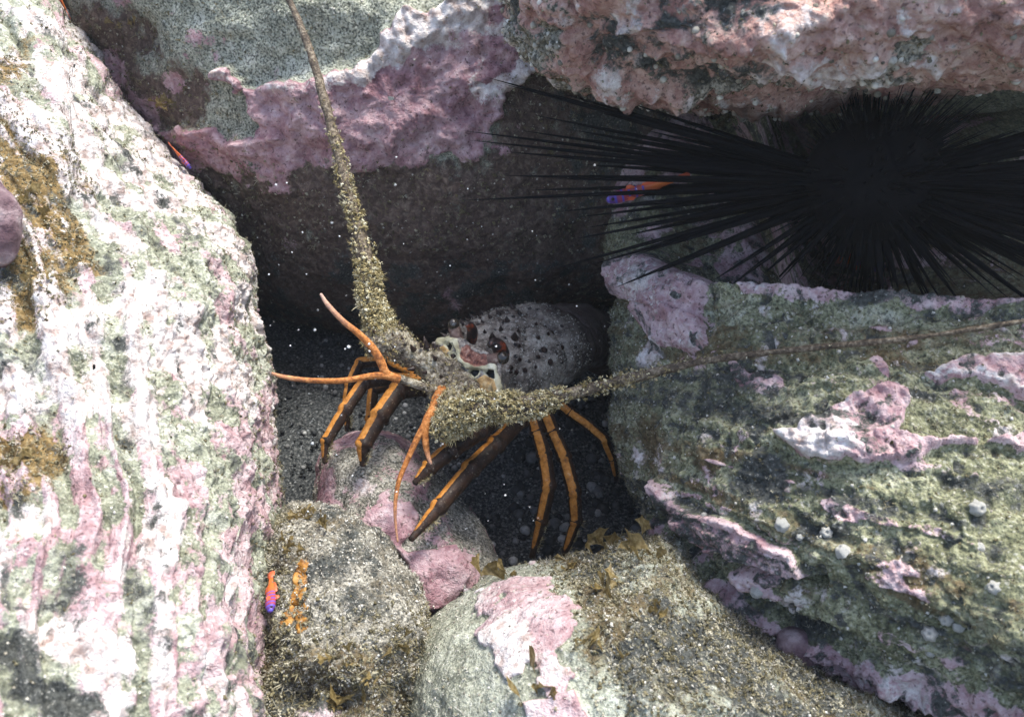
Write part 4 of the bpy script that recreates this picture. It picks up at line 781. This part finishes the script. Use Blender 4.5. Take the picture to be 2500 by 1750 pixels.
for x, y, r, l in ((1060, 380, .0062, 'large barnacle above the dark scar on the right boulder'), (1290, 415, .0052, 'barnacle inside the dark scar, the upper of two'), (1375, 510, .0060, 'barnacle at the lower end of the dark scar, larger of two'), (930, 720, .0055, 'tilted barnacle by the pink lower edge of the right boulder'), (1900, 860, .0048, 'upper barnacle of the trio low on the right boulder'), (1815, 935, .0056, 'largest and leftmost of the trio of barnacles low on the right boulder'), (1965, 895, .0045, 'rightmost of the trio of barnacles low on the right boulder'), (2140, 700, .0050, 'lone bright barnacle near the right picture edge'), (2070, 490, .0038, 'tiny barnacle right of the dark scar, near the picture edge'), (1150, 440, .0030, 'tiny barnacle just below the large one'), (1820, 1030, .0036, 'small barnacle under the trio low on the right boulder'), (665, 325, .0030, 'tiny barnacle beside the dark groove of the right boulder'), (2060, 290, .0060, 'blunt barnacle below the pale crust, near the right picture edge')):
    barnacle('right', *b7(x, y), r, l)
s = Mat('purple_crust', .8, .25); purm = s.done(s.ramp(s.noise(70, 5), [(.34, (.09, .05, .06)), (.5, (.20, .13, .14)), (.66, (.42, .33, .33))]), s.noise(220, 5, .65), .003, 1)
def knobthing(centre, r, label, seed, sq=(1, .9, .9)):
    o = lobe('cobble', centre, r * sq[0] * RGT, r * sq[1] * UPV, r * sq[2] * FWD, purm, None, seed, .34, 44, 34 / (r / .02)); tag(o, label, 'cobble', 'small purple-crusted cobbles')
knobthing(P(388, 325, np.array(.885)), .021, 'round purple cobble in the gap behind the left boulder', 3)
knobthing(P(-20, 560, np.array(.545)), .020, 'purple-grey cobble cut off by the left picture edge', 5, (.9, 1.35, .8))
knobthing(P(1965, 1585, np.array(.545)), .017, 'dark mauve cobble tucked under the lower edge of the right boulder', 7, (1.2, .9, .9))
s = Mat('orange_sponge', .6, .35); spom = s.done(s.ramp(s.noise(160, 4), [(.34, (.14, .055, .012)), (.5, (.33, .145, .02)), (.68, (.50, .30, .10))]), s.noise(300, 4), .0015, .9)
spg = empty('sponge', surf('sandy', 735, 1450, 0)[0]); tag(spg, 'orange-yellow encrusting sponge running down the sandy rock', 'sponge')
rsx = random.Random(8)
for k in range(80):
    t = k / 79; x = 742 - 26 * t + rsx.uniform(-20, 20) * (.3 + t); y = 1372 + 155 * t; p, nn = surf('sandy', x, y, -.0005); r = rsx.uniform(.0012, .0034)
    t1 = np.cross(nn, UPV); t1 /= np.linalg.norm(t1); lobe('lump', p, r * t1, r * 1.3 * np.cross(nn, t1), .4 * r * nn, spom, spg, k, .6, 12, 260)
s = Mat('red_squirt', .35, .5); sqm = s.done(s.ramp(s.noise(150, 3), [(.3, (.32, .05, .035)), (.7, (.58, .16, .11))]))
p, nn = surf('left', 672, 1312, .003); sq = empty('sea_squirt', p); tag(sq, 'small red blob-like sea squirt at the right edge of the left boulder', 'sea squirt')
lobe('lobe_body', p, .0075 * RGT, .0062 * UPV, .006 * FWD, sqm, sq, 1, .15, 14); lobe('lobe_body', p + .008 * RGT - .005 * UPV + .002 * FWD, .006 * RGT, .005 * UPV, .005 * FWD, sqm, sq, 2, .15, 14)

# ------------------------------------------------------------------ brown seaweeds: each plant has its own blades
def blade_mesh(seed, wide, lobes):
    r = np.random.default_rng(seed); V = []; nu, nv = 9, 9
    for i in range(nu):
        t = i / (nu - 1)
        for j in range(nv):
            q = j / (nv - 1) * 2 - 1; a = q * wide * (.25 + .75 * t); rad = t * (1 - .16 * abs(math.sin(q * lobes * 1.57 + seed)) * t)
            V.append((rad * math.sin(a), .07 * math.sin(q * 4 + seed) * t + .12 * t * t, rad * math.cos(a)))
    F = [(i * nv + j, i * nv + j + 1, (i + 1) * nv + j + 1, (i + 1) * nv + j) for i in range(nu - 1) for j in range(nv - 1)]
    return V, F
s = Mat('brown_blade', .5, .35); sep = s.t.nodes.new('ShaderNodeSeparateXYZ'); s.put(sep.inputs[0], s.co)
c = s.ramp(s.noise(5, 4), [(.3, (.11, .075, .022)), (.5, (.22, .16, .06)), (.7, (.36, .29, .15))])
blm = s.done(c); s.b.inputs['Subsurface Weight'].default_value = 0
tr = s.t.nodes.new('ShaderNodeBsdfTranslucent'); s.put(tr.inputs[0], c); mx = s.t.nodes.new('ShaderNodeMixShader'); mx.inputs[0].default_value = .35
s.t.links.new(s.b.outputs[0], mx.inputs[1]); s.t.links.new(tr.outputs[0], mx.inputs[2]); s.t.links.new(mx.outputs[0], s.t.nodes['Material Output'].inputs[0])
BL = [gmesh('blade', *blade_mesh(k, w, l), blm) for k, (w, l) in enumerate([(.75, 2), (.45, 3), (.95, 3), (.32, 1), (.6, 4), (.25, 2)])]
def weed(rock, x, y, size, nbl, label, spread=.8, kinds=(0, 1, 2, 3, 4, 5), seed=0):
    p, nn = surf(rock, x, y, -.001); e = empty('seaweed', p); tag(e, label, 'seaweed', 'brown seaweed tufts on the rocks'); r = random.Random(seed + int(x * 3 + y))
    for k in range(nbl):
        v = Vector(nn * .6) + Vector((0, 0, .5)) + Vector((r.gauss(0, spread), r.gauss(0, spread), r.gauss(0, spread * .6))); v.normalize()
        if v.dot(Vector(nn)) < .05: v = (v + Vector(nn) * .7).normalized()
        o = bpy.data.objects.new('blade', BL[r.choice(kinds)]); COL.objects.link(o); o.parent = e; sz = size * r.uniform(.35, .78); o.scale = (sz, sz, sz)
        ct = Vector(CAM - p).normalized() + Vector((r.gauss(0, .7), r.gauss(0, .7), r.gauss(0, .7))); yy = (ct - ct.dot(v) * v).normalized(); q = Matrix((yy.cross(v), yy, v)).transposed(); o.rotation_euler = q.to_euler()
        o.location = Vector((r.gauss(0, size * .25), r.gauss(0, size * .25), 0))
for a in (('bottom', 1278, 1640, .030, 3, 'golden fan seaweed standing on the white-pink patch of the bottom boulder', .35, (0, 2)), ('bottom', 1235, 1408, .024, 6, 'small forked golden seaweed at the top rim of the bottom boulder', .6, (1, 4, 5)),
          ('bottom', 1405, 1385, .019, 6, 'brown seaweed on the bottom boulder in front of the lobster legs'), ('bottom', 1470, 1350, .022, 8, 'bushy olive-brown seaweed at the gravel edge beside the right boulder'), ('bottom', 1565, 1352, .024, 8, 'dark brown seaweed squeezed under the nose of the right boulder'), ('bottom', 1500, 1440, .020, 7, 'olive-brown seaweed in the middle of the rough side of the bottom boulder'),
          ('bottom', 1515, 1590, .017, 4, 'round-leaved brown seaweed low on the bottom boulder'), ('bottom', 1420, 1570, .015, 6, 'brown seaweed just right of the white-pink patch'), ('bottom', 1312, 1728, .017, 3, 'golden seaweed cut by the bottom picture edge on the bottom boulder'), ('bottom', 1600, 1490, .016, 6, 'brown seaweed under the pink lower edge of the right boulder'),
          ('sandy', 905, 1630, .016, 7, 'lacy golden seaweed at the foot of the sandy rock near the bottom boulder', .8, (1, 4, 5)), ('sandy', 850, 1705, .020, 8, 'golden-brown seaweed at the bottom edge below the sandy rock'), ('sandy', 838, 1590, .014, 5, 'thin brown seaweed in the middle of the sandy rock', .8, (1, 4, 5)), ('sandy', 972, 1565, .015, 4, 'pale brown seaweed between the sandy rock and the bottom boulder'),
          ('sandy', 742, 1262, .016, 8, 'tan seaweed tuft rising from the top left of the sandy rock', .6, (1, 3, 5)), ('sandy', 790, 1290, .014, 6, 'small olive seaweed on the crest of the sandy rock'), ('sandy', 705, 1345, .015, 7, 'tan seaweed in the cleft between the left boulder and the sandy rock', .7, (1, 3, 5)),
          ('left', 70, 480, .015, 8, 'upper golden-brown seaweed clump on the left boulder'), ('left', 120, 530, .015, 7, 'golden seaweed clump on the left boulder beside the purple cobble'), ('left', 95, 690, .015, 7, 'rusty brown seaweed clump halfway up the left boulder'), ('left', 70, 1120, .015, 7, 'brown seaweed clump on the lower part of the left boulder'),
          ('back', 315, 60, .020, 7, 'brown seaweed at the top left in the gap behind the left boulder', .8, (1, 3, 5)), ('back', 420, 250, .018, 7, 'drab brown seaweed on the rear boulder left of the pink band', .8, (1, 3, 5))):
    weed(*a)

# ------------------------------------------------------------------ drifting specks in the dark water
n = 260; xs = rng.uniform(560, 1560, n); ys = rng.uniform(380, 1300, n); ds = rng.uniform(.40, .64, n)
s = Mat('speck_white', .8, .2); spk = s.done((.8, .8, .78))
o = scatter('marine_snow', P(xs, ys, ds), np.tile([0., 0, 1], (n, 1)), rng.uniform(.1, 1, n) ** 7 * .0009 + .00014, GRAINS, spk); tag(o, 'fine white specks drifting in the dark water of the crevice', 'marine snow', kind='stuff')

# ------------------------------------------------------------------ thin murk of the sea water
hv = np.array([(x, y, z) for x in (-14, 14) for y in (-14, 14) for z in (-1.1, .66)])
hm = bpy.data.materials.new('sea_water_murk'); hm.use_nodes = True; ht = hm.node_tree; ht.nodes.remove(ht.nodes['Principled BSDF'])
pv = ht.nodes.new('ShaderNodeVolumePrincipled'); pv.inputs['Color'].default_value = (.93, .97, 1.0, 1); pv.inputs['Density'].default_value = .015; pv.inputs['Anisotropy'].default_value = .25
ht.links.new(pv.outputs[0], ht.nodes['Material Output'].inputs['Volume'])
o = mesh('haze', hv, [(0, 1, 3, 2), (4, 6, 7, 5), (0, 4, 5, 1), (2, 3, 7, 6), (0, 2, 6, 4), (1, 5, 7, 3)], hm, smooth=False); tag(o, 'faint milky murk of the sea water', 'haze', kind='stuff')
